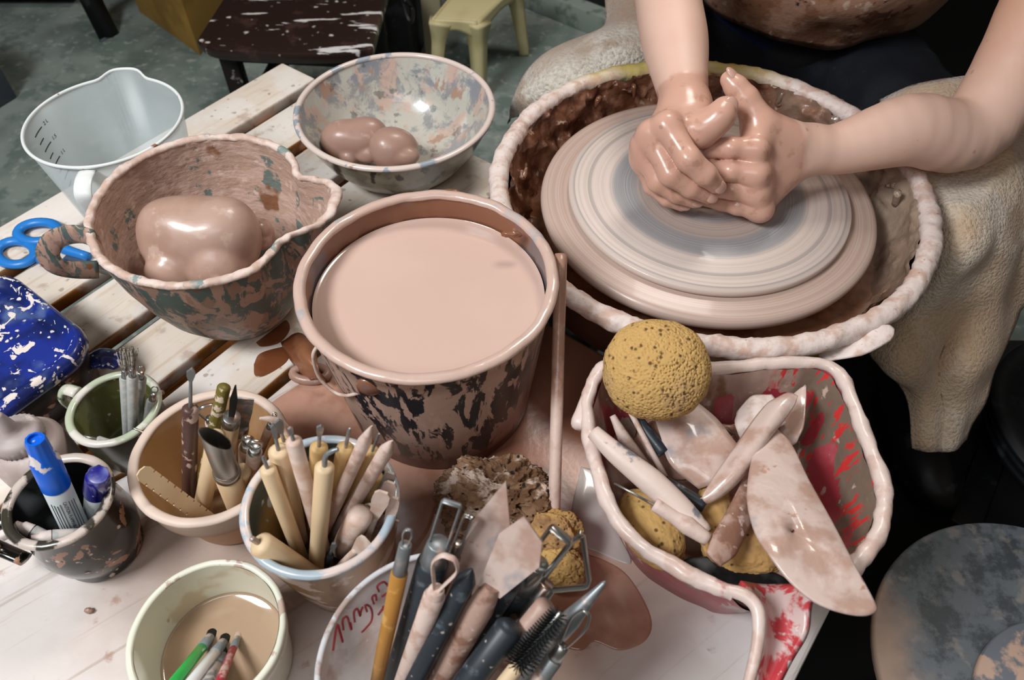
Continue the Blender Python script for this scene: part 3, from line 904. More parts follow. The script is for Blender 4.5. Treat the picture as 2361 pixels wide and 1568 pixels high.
l1, l2 = P(95, 545, TZ), P(42, 590, TZ)
put('handle_loop', join(loop(l1, .029, .020, -.15, .0058, TZ + .009), tube([P(128, 562, TZ + .009), P(150, 575, TZ + .009), P(205, 592, TZ + .007)], [.006, .0075, .006], 10, smooth=4)), m_sciss, sx)
put('handle_loop', join(loop(l2, .030, .021, -.5, .0058, TZ + .0065), tube([P(90, 598, TZ + .0065), P(120, 608, TZ + .0065), P(150, 606, TZ + .006)], [.006, .0075, .006], 10, smooth=4)), m_sciss, sx)
a, b = P(150, 600, TZ), P(310, 650, TZ)
dd = (b - a).normalized()
nn = Vector((-dd.y, dd.x, 0))
put('blade', prism([tuple((a + nn * .007)[:2]), tuple((a - nn * .007)[:2]), tuple((b - nn * .001)[:2]), tuple((b + nn * .001)[:2])], TZ + .001, TZ + .003), m_steel, sx, smooth=False)
put('blade', tf(prism([tuple((a + nn * .007)[:2]), tuple((a - nn * .007)[:2]), tuple((b - nn * .001)[:2]), tuple((b + nn * .001)[:2])], TZ + .0032, TZ + .005), Matrix.Translation(a) @ Matrix.Rotation(.05, 4, 'Z') @ Matrix.Translation(-a)), m_steel, sx, smooth=False)

# ------------------------------------------------------------------ blue tin
bt = thing('enamel_tin', 'cobalt blue lidded tin spattered with white clay, at the table edge', 'tin', P(60, 800, TZ))
e1, e2 = Vector((-.8, .6, 0)), Vector((-.6, -.8, 0))
cn = P(228, 786, .385)


def rrect(o, u, v, lu, lv, rad, n=8):
    out = []
    for (cu, cv, a0) in ((rad, rad, 180), (lu - rad, rad, 270), (lu - rad, lv - rad, 0), (rad, lv - rad, 90)):
        for k in range(n + 1):
            th = math.radians(a0 + 90 * k / n)
            p = o + u * (cu + rad * math.cos(th)) + v * (cv + rad * math.sin(th))
            out.append((p.x, p.y))
    return out


def shrink(poly, k):
    cx = sum(p[0] for p in poly) / len(poly)
    cy = sum(p[1] for p in poly) / len(poly)
    return [(p[0] - (p[0] - cx) / math.hypot(p[0] - cx, p[1] - cy) * k, p[1] - (p[1] - cy) / math.hypot(p[0] - cx, p[1] - cy) * k) for p in poly]


LU, LV = .205, .165
lid = rrect(cn, e1, e2, LU, LV, .042, 10)


def rings(levels):
    V, Fc = [], []
    n = len(levels[0][0])
    for poly, z in levels:
        V += [Vector((p[0], p[1], z)) for p in poly]
    for i in range(len(levels) - 1):
        for k in range(n):
            Fc.append((i * n + k, i * n + (k + 1) % n, (i + 1) * n + (k + 1) % n, (i + 1) * n + k))
    Fc.append(tuple(range(n - 1, -1, -1)))
    Fc.append(tuple((len(levels) - 1) * n + k for k in range(n)))
    return V, Fc


put('tin_body', rings([(shrink(lid, .022), .3015), (shrink(lid, .012), .31), (shrink(lid, .008), .366)]), m_bluebody, bt)
auto(put('tin_lid', rings([(shrink(lid, .002), .3665), (lid, .371), (lid, .379), (shrink(lid, .003), .384), (shrink(lid, .008), .3865), (shrink(lid, .013), .3855), (shrink(lid, .018), .380), (shrink(lid, .024), .379), (shrink(lid, .029), .381), (shrink(lid, .036), .3815)]), m_blue, bt), 60)
hp = [P(205, 838, .340), P(232, 826, .338), P(258, 832, .335), P(272, 846, .333)]
put('tin_handle', tube(hp, [.012, .016, .014, .006], 12, flat=(.35, 1), smooth=5, ref=(0, 0, 1)), m_blue, bt)


# ------------------------------------------------------------------ cups
def cup(name, label, cat, c, prof_out, prof_in, rim, mo, mi, mr, n=96, fn=None):
    t = thing(name, label, cat, c + Vector((0, 0, TZ)))
    put('cup_wall', lathe(prof_out, n, c, fn), mo, t)
    put('cup_inside', lathe(prof_in, n, c, fn), mi, t)
    r, z, w, h = rim
    rg = [(r + w * math.cos(2 * PI * k / 12), z + h * math.sin(2 * PI * k / 12)) for k in range(12)]
    put('cup_rim', lathe(rg, n, c, (lambda th, r, z, i: (r + frac((math.cos(th) * r, math.sin(th) * r, z), 40, .0006), z)), closed=True), mr, t)
    return t


B = TZ + .0015
GX = Vector((-.4254, .4617, 0))
gm = cup('green_mug', 'small olive green mug with grey tools in it, behind the black mug', 'mug', GX, [(0, B), (.034, B), (.038, B + .004), (.043, .34), (.0465, .376)], [(.0425, .377), (.040, .345), (.036, .312), (.03, .307), (0, .306)], (.0448, .378, .0045, .0035), m_greenout, m_green, m_greenrim)
put('mug_handle', tube([P(178, 905, .374), P(150, 898, .372), P(143, 915, .362), P(165, 935, .34), P(190, 960, .325)], .006, 10, flat=(.7, 1.2), smooth=5), m_greenrim, gm)
KX = Vector((-.4263, .3394, 0))
km = cup('black_mug', 'black glazed mug spattered with clay, holding two markers', 'mug', KX, [(0, B), (.036, B), (.040, B + .003), (.039, B + .010), (.045, .325), (.0485, .345), (.047, .365), (.0445, .382), (.0465, .402)], [(.0425, .403), (.0405, .382), (.042, .36), (.040, .33), (.03, .312), (0, .310)], (.0458, .4045, .0048, .0036), m_black, m_blackin, m_blackrim)
put('mug_handle', tube([P(18, 1195, .395), P(-22, 1215, .392), P(-30, 1245, .37), P(-5, 1262, .345), P(60, 1290, .335)], .007, 10, flat=(.7, 1.3), smooth=5), m_black, km)
NX = Vector((-.2984, .392, 0))
npot = cup('sand_pot', 'sand coloured plastic pot with a broad pale rim, full of metal-tipped tools', 'pot', NX, [(0, B), (.050, B), (.053, B + .004), (.066, .366), (.068, .368), (.074, .369), (.0765, .398)], [(.069, .399), (.066, .37), (.055, .315), (.05, .308), (0, .306)], (.0735, .3995, .0052, .0035), m_terra, m_terrain, m_terra)
TX = Vector((-.1686, .315, 0))
tmug = cup('tool_crock', 'round glazed crock with a blue-grey rim, crowded with wooden handled tools', 'crock', TX, [(0, B), (.043, B), (.047, B + .004), (.053, .34), (.0615, .395), (.0665, .443)], [(.062, .444), (.057, .395), (.049, .34), (.042, .309), (0, .307)], (.0655, .4455, .0042, .0034), m_toolmug, m_toolmugin, m_toolmugrim)
UX = Vector((-.262, .221, 0))
wt = cup('cream_tub', 'cream plastic tub of cloudy water with brushes, at the near edge', 'tub', UX, [(0, B), (.050, B), (.054, B + .004), (.0605, .365), (.0635, .366), (.0640, .374), (.0622, .376), (.0632, .388)], [(.0605, .389), (.0585, .36), (.053, .315), (.05, .306), (0, .305)], (.0640, .3885, .0032, .0028), m_tub, m_tub, m_tubrim)
wv = put('brush_water', lathe([(0, .3360), (.04, .3360), (.0535, .3361), (.0550, .3372), (.0556, .3385)], 96, UX), m_water)
setp(wv, 'cloudy tan water inside the cream tub', 'water')
EX = Vector((-.0605, .181, 0))
ct = thing('clear_container', 'clear plastic container with red writing, packed with dark handled trimming tools', 'container', EX + Vector((0, 0, TZ)))
put('container_wall', lathe([(0, B), (.066, B), (.070, B + .004), (.0895, .438), (.0880, .438), (.0685, .307), (.065, .304), (0, .304)], 96, EX), m_clear, ct)
rg = [(.0895 + .0026 * math.cos(2 * PI * k / 10), .439 + .0024 * math.sin(2 * PI * k / 10)) for k in range(10)]
put('container_rim', lathe(rg, 96, EX, closed=True), m_clearrim, ct)
# the handwriting, seen through the wall from the back
strokes = [[(768, 1500), (772, 1470), (778, 1440), (784, 1458), (790, 1480), (782, 1452)],
           [(792, 1452), (790, 1430), (800, 1422), (806, 1440), (810, 1452), (808, 1436)],
           [(818, 1434), (816, 1412), (824, 1404), (830, 1420), (832, 1410), (836, 1400)],
           [(846, 1410), (842, 1396), (852, 1398), (858, 1412), (856, 1432), (842, 1450), (834, 1458)],
           [(862, 1392), (858, 1378), (866, 1372), (868, 1384)],
           [(874, 1364), (870, 1352), (884, 1342), (894, 1350)],
           [(872, 1418), (884, 1402), (892, 1396), (882, 1400)],
           [(880, 1376), (892, 1368)]]


def onwall(px, py):
    d = ray(px, py)
    o = Vector((0, 0, ZC))
    best = None
    for i in range(4000):
        q = o + d * (.5 + i * .0004)
        r = .0685 + (.0880 - .0685) * (q.z - .307) / (.438 - .307)
        rad = math.hypot(q.x - EX.x, q.y - EX.y)
        if best is None and rad < r - .001 and q.z < .438:
            best = 1
        if best and rad >= r - .0012:
            return q
    return q


wr = join(*[tube([onwall(a, b) for a, b in s], .0010, 6, smooth=4) for s in strokes])
put('red_writing', wr, m_redink, ct)
# squeeze bottle
QX = Vector((-.502, .416, 0))
sb = thing('squeeze_bottle', 'dusty pinkish squeeze bottle with a nozzle cap, beside the blue tin', 'bottle', QX + Vector((0, 0, TZ)))
put('bottle_body', lathe([(0, B), (.034, B), (.036, B + .003), (.037, .36), (.036, .376), (.031, .384), (.024, .387), (0, .387)], 64, QX), m_bottle, sb)
cp_ = put('bottle_cap', lathe([(.0235, .3875), (.0250, .389), (.0245, .399), (.020, .403), (.014, .404), (.0085, .407), (.0075, .412), (.0045, .432), (.0030, .434), (0, .434)], 64, QX, lambda th, r, z, i: (r + (.0006 * math.cos(th * 32) if i in (1, 2) else 0), z)), m_bottlecap, sb)
put('cap_tip', blob(QX + Vector((.004, 0, .4345)), (.0065, .005, .004), 3, .2), m_bottlecap, cp_) if False else None
# ------------------------------------------------------------------ the potter: one continuous body from a distance field
def axis(lo, hi, flo, fhi, hc, hf):
    out = [lo]
    while out[-1] < hi:
        x = out[-1]
        d = max(flo - x, x - fhi, 0)
        out.append(x + min(hc, hf + d * .12))
    return np.array(out)


def surface_net(xs, ys, zs, Fd):
    s = Fd < 0
    nx, ny, nz = Fd.shape
    c = [s[i:nx - 1 + i, j:ny - 1 + j, k:nz - 1 + k] for i in (0, 1) for j in (0, 1) for k in (0, 1)]
    al = c[0].copy()
    an = c[0].copy()
    for q in c[1:]:
        al &= q
        an |= q
    act = an & ~al
    I, J, Kk = np.nonzero(act)
    idx = np.full(act.shape, -1, np.int64)
    idx[I, J, Kk] = np.arange(len(I))
    cor = [(i, j, k) for i in (0, 1) for j in (0, 1) for k in (0, 1)]
    val = {q: Fd[I + q[0], J + q[1], Kk + q[2]].astype(np.float64) for q in cor}
    pos = {q: np.stack([xs[I + q[0]], ys[J + q[1]], zs[Kk + q[2]]], 1) for q in cor}
    acc = np.zeros((len(I), 3))
    cnt = np.zeros(len(I))
    for q in cor:
        for ax in range(3):
            if q[ax] == 0:
                r = list(q)
                r[ax] = 1
                r = tuple(r)
                a, b = val[q], val[r]
                m = (a < 0) != (b < 0)
                t = np.where(m, a / np.where(m, a - b, 1), 0)
                acc += np.where(m[:, None], pos[q] + (pos[r] - pos[q]) * t[:, None], 0)
                cnt += m
    V = acc / cnt[:, None]
    Fs = []
    for ax in range(3):
        sl0 = [slice(1, -1)] * 3
        sl1 = [slice(1, -1)] * 3
        sl0[ax] = slice(0, -1)
        sl1[ax] = slice(1, None)
        a, b = s[tuple(sl0)], s[tuple(sl1)]
        e = np.argwhere(a != b)
        off = np.array([1, 1, 1])
        off[ax] = 0
        e = e + off
        u, v = [q for q in range(3) if q != ax]
        du = np.zeros(3, int)
        dv = np.zeros(3, int)
        du[u] = 1
        dv[v] = 1
        g = lambda w: idx[w[:, 0], w[:, 1], w[:, 2]]
        quad = np.stack([g(e - du - dv), g(e - dv), g(e), g(e - du)], 1)
        Fs.append(quad)
    Fs = np.concatenate(Fs)
    Fs = Fs[(Fs >= 0).all(1)]
    return V, Fs


def cap(a, b, ra, rb, sq=None):
    return ('c', np.array(a, float), np.array(b, float), ra, rb, sq)


def ell(c, r, rot=None):
    return ('e', np.array(c, float), np.array(r, float), np.array(rot) if rot is not None else None)


def sd(p, X):
    if p[0] == 'c':
        _, a, b, ra, rb, sq = p
        ab = b - a
        t = np.clip(((X - a) @ ab) / (ab @ ab), 0, 1)
        d = X - a - t[:, None] * ab
        if sq is not None:                              # flattened section: (axis, factor)
            n, k = sq
            d = d + np.outer(d @ n, n) * (k - 1)
        return np.sqrt((d * d).sum(1)) - (ra + (rb - ra) * t)
    _, c, r, R = p
    d = X - c
    if R is not None:
        d = d @ R
    k0 = np.sqrt(((d / r) ** 2).sum(1))
    k1 = np.sqrt(((d / r ** 2) ** 2).sum(1)) + 1e-9
    return k0 * (k0 - 1) / k1


def smin(a, b, k):
    h = np.clip(.5 + .5 * (b - a) / k, 0, 1)
    return b + (a - b) * h - k * h * (1 - h)


def chain(pts, rad):
    return [cap(pts[i], pts[i + 1], rad[i], rad[i + 1]) for i in range(len(pts) - 1)]


def evalgroup(gs, X):
    """gs = (core prims, core k, [(branch prims, inner k, join k)]): branches join the core smoothly but not one another"""
    core, k, br = gs
    d = None
    for p in core:
        q = sd(p, X)
        d = q if d is None else smin(d, q, k)
    out = d
    for prims, ki, kj in br:
        e = None
        for p in prims:
            q = sd(p, X)
            e = q if e is None else smin(e, q, ki)
        out = np.minimum(out, smin(d, e, kj))
    return out


def mesh_field(fn, xs, ys, zs, bs=20):
    nx, ny, nz = len(xs), len(ys), len(zs)
    Fd = np.full((nx, ny, nz), 1.0, np.float32)
    bl = [(i, j, k) for i in range(0, nx, bs) for j in range(0, ny, bs) for k in range(0, nz, bs)]
    mid = lambda a, i: (a[i] + a[min(i + bs, len(a)) - 1]) / 2
    half = lambda a, i: (a[min(i + bs, len(a)) - 1] - a[i]) / 2 + (a[min(i + bs, len(a) - 1)] - a[min(i + bs, len(a)) - 1])
    Cn = np.array([(mid(xs, i), mid(ys, j), mid(zs, k)) for i, j, k in bl])
    Hf = np.array([math.sqrt(half(xs, i) ** 2 + half(ys, j) ** 2 + half(zs, k) ** 2) for i, j, k in bl])
    d = fn(Cn)
    for (i, j, k), dd, hh in zip(bl, d, Hf):
        if abs(dd) > hh * 1.5 + .03:
            if dd < 0:
                Fd[i:i + bs, j:j + bs, k:k + bs] = -1
            continue
        a, b, c = xs[i:i + bs], ys[j:j + bs], zs[k:k + bs]
        g = np.stack(np.meshgrid(a, b, c, indexing='ij'), -1).reshape(-1, 3)
        Fd[i:i + bs, j:j + bs, k:k + bs] = fn(g).reshape(len(a), len(b), len(c))
    return surface_net(xs, ys, zs, Fd)


def hz(z):
    return .422 + (z - .521) * 1.17


def Q(px, py, z):
    return np.array(P(px, py, hz(z)))


S = 1.17
# --- left hand (on the right of the photograph): back of the hand to the viewer, thumb up
LW = Q(1862, 345, .576)
Lm = [Q(1742, 344, .600), Q(1742, 402, .580), Q(1745, 447, .559), Q(1754, 484, .541)]
Lfing = [
    ([Lm[0], Q(1686, 341, .601), Q(1640, 342, .595), Q(1607, 344, .582)], [.0130, .0124, .0116, .0094]),
    ([Lm[1], Q(1684, 394, .583), Q(1636, 392, .577), Q(1600, 392, .565)], [.0130, .0122, .0114, .0092]),
    ([Lm[2], Q(1688, 437, .563), Q(1644, 434, .557), Q(1608, 432, .548)], [.0126, .0117, .0109, .0088]),
    ([Lm[3], Q(1700, 475, .543), Q(1660, 466, .539), Q(1622, 460, .536)], [.0118, .0106, .0097, .0080]),
]
Lth = ([Q(1822, 325, .590), Q(1754, 292, .607), Q(1719, 228, .628), Q(1697, 201, .636), Q(1681, 184, .641)], [.0215, .0205, .0146, .0128, .0102])
inw = np.array((0.0, .020, -.012))                       # into the palm
Lcore = [cap(LW + inw * .2, m + inw * .55, .0225, .0140) for m in Lm] + [cap(Lm[i] + inw * .3, Lm[i + 1] + inw * .3, .0135, .0130) for i in range(3)]
Lcore += [cap(LW, Lth[0][1] + inw * .6, .021, .0155)]
Lcore += [ell(m + np.array((.001, -.004, .003)), (.0100, .0100, .0100)) for m in Lm]
LE = Q(2262, 280, .579)
LS = np.array((.74, 1.15, .86))
Larm0 = [cap(LW, Q(1935, 343, .574), .0258, .0300), cap(Q(1935, 343, .574), Q(2092, 300, .586), .0300, .0420), cap(Q(2092, 302, .574), LE, .0420, .0450), cap(LE, np.array(LE) * .5 + LS * .5 + np.array((.012, -.03, -.02)), .046, .056), cap(np.array(LE) * .5 + LS * .5 + np.array((.012, -.03, -.02)), LS, .056, .070)]
# --- right hand (on the left of the photograph): laid over the left fingers
RW = Q(1580, 252, .612)
Rm = [Q(1537, 291, .624), Q(1501, 311, .611), Q(1485, 338, .596), Q(1482, 368, .581)]
Rfing = [
    ([Rm[0], Q(1588, 368, .610), Q(1626, 403, .597), Q(1650, 426, .583)], [.0150, .0142, .0128, .0100]),
    ([Rm[1], Q(1546, 402, .590), Q(1592, 432, .577), Q(1632, 452, .565)], [.0144, .0134, .0117, .0092]),
    ([Rm[2], Q(1517, 419, .571), Q(1560, 446, .560), Q(1600, 463, .551)], [.0136, .0124, .0110, .0088]),
    ([Rm[3], Q(1503, 430, .555), Q(1537, 458, .547), Q(1572, 473, .540)], [.0115, .0100, .0090, .0076]),
]
Rth = ([Q(1590, 270, .612), Q(1612, 300, .618), Q(1646, 282, .627), Q(1662, 266, .633), Q(1671, 250, .637)], [.018, .0175, .0162, .0158, .0134])
rin = np.array((.012, .012, -.012))
Rcore = [cap(RW, m + rin * .5, .0235, .0145) for m in Rm] + [cap(Rm[i] + rin * .4, Rm[i + 1] + rin * .4, .0135, .0130) for i in range(3)]
Rcore += [cap(RW, Rth[0][1] + rin * .3, .022, .016)]
Rcore += [ell(m + np.array((-.002, -.003, .003)), (.0105, .0105, .0105)) for m in Rm]
R1, R2, R3, R4 = Q(1570, 185, .618), Q(1556, 95, .628), Q(1540, -5, .640), Q(1538, -125, .655)
RS = np.array((.30, 1.32, .92))
Rarm0 = [cap(RW, R1, .0265, .0315), cap(R1, R2, .0315, .0405), cap(R2, R3, .0405, .0420), cap(R3, R4, .0420, .044), cap(R4, RS, .046, .068)]


def limb(segs):
    """one smooth tapering limb through the ends of the given pieces"""
    pts = [Vector(segs[0][1])] + [Vector(s_[2]) for s_ in segs]
    rad = [Vector((segs[0][3], 0, 0))] + [Vector((s_[4], 0, 0)) for s_ in segs]
    cp_, cr_ = catmull(pts, 5), catmull(rad, 5)
    return [cap(np.array(cp_[i]), np.array(cp_[i + 1]), cr_[i].x, cr_[i + 1].x) for i in range(len(cp_) - 1)]


Larm, Rarm = limb(Larm0), limb(Rarm0)
# --- trunk and head
PEL, CHE, NEC = np.array((.535, 1.42, .30)), np.array((.53, 1.26, .78)), np.array((.525, 1.17, .99))
HED = np.array((.52, 1.09, 1.13))
trunk = [cap(PEL, CHE, .150, .160), cap(RS, LS, .070, .070), cap(CHE, NEC, .12, .062), cap(NEC, HED, .058, .07)]
head = [ell(HED + np.array((0, .0, .03)), (.095, .112, .125)), ell(HED + np.array((0, -.045, -.045)), (.070, .070, .075)), cap(HED + np.array((0, -.10, .005)), HED + np.array((0, -.128, -.032)), .013, .020),
        ell(HED + np.array((.096, .01, -.005)), (.014, .024, .036)), ell(HED + np.array((-.096, .01, -.005)), (.014, .024, .036)), cap(HED + np.array((-.024, -.106, -.068)), HED + np.array((.024, -.106, -.068)), .010, .010), ell(HED + np.array((0, -.095, -.11)), (.03, .025, .025))]


def group(core, k, fing, th):
    return core, k, [(chain(*f), .004, .009) for f in fing] + [(chain(*th), .006, .016)]


GL, GR = group(Lcore, .014, Lfing, Lth), group(Rcore, .014, Rfing, Rth)


def prims(gs):
    return list(gs[0]) + [p for b in gs[2] for p in b[0]]


def bounds(ps, pad):
    lo, hi = np.full(3, 9.), np.full(3, -9.)
    for p in ps:
        if p[0] == 'c':
            q = np.stack([p[1] - max(p[3], p[4]), p[2] - max(p[3], p[4]), p[1] + max(p[3], p[4]), p[2] + max(p[3], p[4])])
        else:
            q = np.stack([p[1] - max(p[2]), p[1] + max(p[2])])
        lo, hi = np.minimum(lo, q.min(0)), np.maximum(hi, q.max(0))
    return lo - pad, hi + pad


LB, RB = bounds(prims(GL), .03), bounds(prims(GR), .03)


def many(ps, k, X):
    d = None
    for p in ps:
        q = sd(p, X)
        d = q if d is None else smin(d, q, k)
    return d


LAB, RAB = bounds(Larm, .14), bounds(Rarm, .14)


def near(ps, bb, X):
    out = np.full(len(X), .14)
    m = ((X > bb[0]) & (X < bb[1])).all(1)
    if m.any():
        out[m] = many(ps, .003, X[m])
    return out


def body(X):
    la, ra = near(Larm, LAB, X), near(Rarm, RAB, X)
    tr = smin(many(trunk, .07, X), many(head, .022, X), .02)
    out = np.full(len(X), 1.0)
    for gs, bb, arm in ((GL, LB, la), (GR, RB, ra)):
        m = ((X > bb[0]) & (X < bb[1])).all(1)
        if m.any():
            arm[m] = smin(arm[m], evalgroup(gs, X[m]), .012)
        out = np.minimum(out, arm)
    return smin(out, tr, .03) if (tr.min() < .12) else np.minimum(out, tr)


flo, fhi = np.minimum(LB[0], RB[0]) + .03, np.maximum(LB[1], RB[1]) - .03
xs = axis(.0, .92, flo[0], fhi[0], .008, .0013)
ys = axis(flo[1] - .03, 1.62, flo[1], fhi[1], .009, .0013)
zs = axis(min(.10, flo[2] - .03), 1.32, flo[2], fhi[2], .009, .0013)
bv, bf = mesh_field(body, xs, ys, zs)
man = thing('person', 'person in a clay-caked apron leaning over the wheel with both hands cupped on the clay', 'person', (.53, 1.4, ZF))
bo = put('body', (bv.tolist(), bf.tolist()), m_skin, man)
print('body', len(bv), len(xs), len(ys), len(zs))


def nail(tip, prev, side, w, l):
    tip, prev = Vector(tip), Vector(prev)
    d = (tip - prev).normalized()
    n = (Vector(side) - d * d.dot(Vector(side))).normalized()
    x = d.cross(n)
    R = Matrix((x, d, n)).transposed()
    put('fingernail', blob(tip + n * w[1] + d * .001, (w[0], l, .0032), 3, 0, rot=R), m_nail, man)


cv = Vector((0, -.63, .776))
for f, k in ((Rfing[0], .6), (Rfing[1], .5), (Rfing[2], .5), (Rfing[3], .4)):
    n = (cv + Vector((.35, -.3, -.5)) * k).normalized()
    nail(f[0][-1], f[0][-2], n, (.0068 * f[1][-1] / .009, f[1][-1] - .0022), .0088)
nail(Lth[0][-1], Lth[0][-2], (.75, -.35, .45), (.0085, .0078), .011)
nail(Rth[0][-1], Rth[0][-2], (.35, -.55, .7), (.0095, .0105), .011)
# hair
hv = blob(Vector(HED) + Vector((0, .02, .05)), (.108, .118, .122), 5, .04, 3, 1)
put('hair', join(hv, tube([Vector(HED) + Vector((0, .11, .08)), Vector(HED) + Vector((0, .20, .02)), Vector(HED) + Vector((0, .22, -.12)), Vector(HED) + Vector((0, .20, -.22))], [.05, .055, .045, .015], 16, smooth=5)), m_hair, man)
# --- clothes
sh = [cap(PEL, CHE, .158, .168), cap(RS, LS, .078, .078), cap(CHE, NEC - np.array((0, 0, .05)), .128, .085), cap(RS, RS * .7 + R4 * .3, .078, .066), cap(LS, LS * .72 + (np.array(LE) * .5 + LS * .5) * .28, .078, .070)]


def coarse(ps, k, h, extra=None, lo=None, hi=None, noi=0.0):
    b0, b1 = bounds(ps, .03)
    ax = [np.arange(b0[i], b1[i] + h, h) for i in range(3)]

    def f(X):
        d = many(ps, k, X)
        return extra(d, X) if extra else d
    V, Fq = mesh_field(f, *ax)
    V = [Vector(v) for v in V]
    if noi:
        V = [v + Vector((mn.noise(v * 22), mn.noise(v * 22 + Vector((5, 0, 0))), mn.noise(v * 22 + Vector((0, 5, 0))))) * noi for v in V]
    return V, Fq.tolist()


neck = lambda d, X: np.maximum(d, X[:, 2] - .98)
put('shirt', coarse(sh, .07, .010, neck, noi=.004), m_shirt, man)
HL, HR = np.array((.63, 1.38, .27)), np.array((.44, 1.38, .26))
KL, KR = np.array((.70, .89, .285)), np.array((.13, 1.14, .25))
AL, AR = np.array((.745, .80, -.08)), np.array((.13, 1.16, -.08))
legs = [cap(PEL - np.array((0, 0, .02)), PEL - np.array((0, -.02, .0)), .165, .165), cap(HL, KL, .110, .085), cap(KL, AL, .082, .075), cap(HR, KR, .105, .085), cap(KR, AR, .080, .06)]
put('trousers', coarse(legs, .035, .010, None, noi=.006), m_denim, man)
for A in (AL, AR):
    put('shoe', blob(Vector(A) + Vector((0, -.05, -.075)), (.055, .14, .055), 4, .05, power=2.6), m_blackmet, man)


# apron bib with a rounded belly, and the dark apron skirt below it
def apron(z0, z1, a0, a1, off, wav, seed, hem):
    rows = []
    for i in range(15):
        u = i / 14
        row = []
        for k in range(17):
            v = k / 16
            th = math.radians(a0 + (a1 - a0) * v)
            z = z0 + (z1 - z0) * u + hem(v) * (1 - u)
            t = min(1, max(0, (z - .30) / .48))
            c = Vector(PEL).lerp(Vector(CHE), t)
            r = .163 + .01 * t + off + .05 * math.exp(-((z - .46) / .10) ** 2) * math.sin(PI * v) + wav * mn.noise(Vector((v * 5, z * 6, seed)))
            row.append(Vector((c.x + r * math.cos(th) * 1.26, c.y + r * math.sin(th), z)))
        rows.append(row)
    return rows


put('apron_bib', grid(apron(.368, .93, 196, 344, .014, .012, 1, lambda v: .055 * (1 - math.sin(PI * v)) + .012 * mn.noise(Vector((v * 9, 3, 1)))), .005, 2, 3, .008, 18), m_apron, man)
put('apron_skirt', grid(apron(.29, .47, 190, 350, -.014, .004, 6, lambda v: .07 * (1 - math.sin(PI * v))), .004, 2, 3), m_skirt, man)

# ------------------------------------------------------------------ towels
def tz(z):
    return .415 + (z - .535) * 1.35


def drape(V):
    """lift a cloth clear of the legs and arms beneath it"""
    X = np.array([tuple(v) for v in V])
    f = lambda Y: np.minimum(many(legs, .035, Y), np.minimum(many(Larm, .007, Y), many(Rarm, .007, Y)))
    for _ in range(6):
        d = f(X)
        g = np.stack([(f(X + e) - f(X - e)) / .002 for e in np.eye(3) * .001], 1)
        g /= np.linalg.norm(g, axis=1)[:, None] + 1e-9
        X = X + g * np.clip(.042 - d, 0, .05)[:, None]
    return [Vector(x) for x in X]


def rowp(r):
    return [P(a, b, tz(z)) for a, b, z in r]


tw = put('towel', grid([rowp(r) for r in (
    [(2040, 240, .50), (2110, 215, .535), (2200, 200, .548), (2300, 190, .54), (2420, 190, .50)],
    [(2060, 340, .51), (2140, 310, .54), (2230, 300, .550), (2330, 290, .54), (2430, 280, .50)],
    [(2120, 470, .50), (2180, 430, .535), (2250, 420, .540), (2330, 420, .525), (2420, 400, .48)],
    [(2140, 620, .45), (2200, 590, .50), (2260, 570, .495), (2320, 560, .485), (2372, 520, .44)],
    [(2060, 745, .385), (2120, 720, .425), (2190, 735, .41), (2270, 700, .425), (2330, 680, .39)],
    [(2010, 792, .37), (2085, 840, .385), (2155, 830, .37), (2240, 840, .385), (2318, 770, .37)],
    [(2092, 895, .335), (2128, 905, .345), (2165, 915, .335), (2210, 915, .34), (2262, 885, .335)],
    [(2112, 1028, .285), (2140, 1036, .29), (2165, 1038, .285), (2190, 1034, .29), (2216, 1008, .285)])], .012, 7, 7, .010, 16, 3, drape), m_towel)
setp(tw, 'tan terry towel draped over the knee, hanging to a corner beside the splash pan', 'towel')
tw2 = put('towel', grid([rowp(r) for r in (
    [(1400, -40, .53), (1460, -60, .55), (1540, -60, .55), (1600, -50, .54)],
    [(1392, 70, .50), (1440, 48, .53), (1520, 45, .54), (1590, 50, .53)],
    [(1300, 148, .48), (1370, 130, .51), (1470, 130, .52), (1580, 130, .5)],
    [(1222, 240, .45), (1290, 225, .475), (1400, 210, .48), (1540, 200, .47)],
    [(1200, 285, .42), (1275, 272, .44), (1390, 255, .45), (1530, 245, .45)])], .012, 8, 8, .014, 14, 9, drape), m_towel2)
setp(tw2, 'whitish terry towel over the far knee, behind the splash pan and forearm', 'towel')

# ------------------------------------------------------------------ wet clay in the jug and the bowl
def clay(name, label, c, parts, k, kk, seed):
    c = np.array(c)
    ps = [(ell(c + np.array(o), r), g) for o, r, g in parts]
    lo, hi = bounds([p for p, g in ps], .01)
    ax = [np.arange(lo[i], hi[i], .0019) for i in range(3)]

    def f(X):
        top = many([p for p, g in ps if g == 0], k, X)
        for p, g in ps:
            if g == 1:
                top = smin(top, sd(p, X), kk)
        return top
    V, Fq = mesh_field(f, *ax)
    V = [Vector(v) for v in V]
    V = [v + Vector((wob(v, 22, .0022, seed), wob(v, 24, .0022, seed + 3), wob(v, 22, .0022, seed + 7))) for v in V]
    o = put(name, (V, Fq.tolist()), m_lump2 if name == 'clay_block' else m_lump)
    return setp(o, label, 'clay')


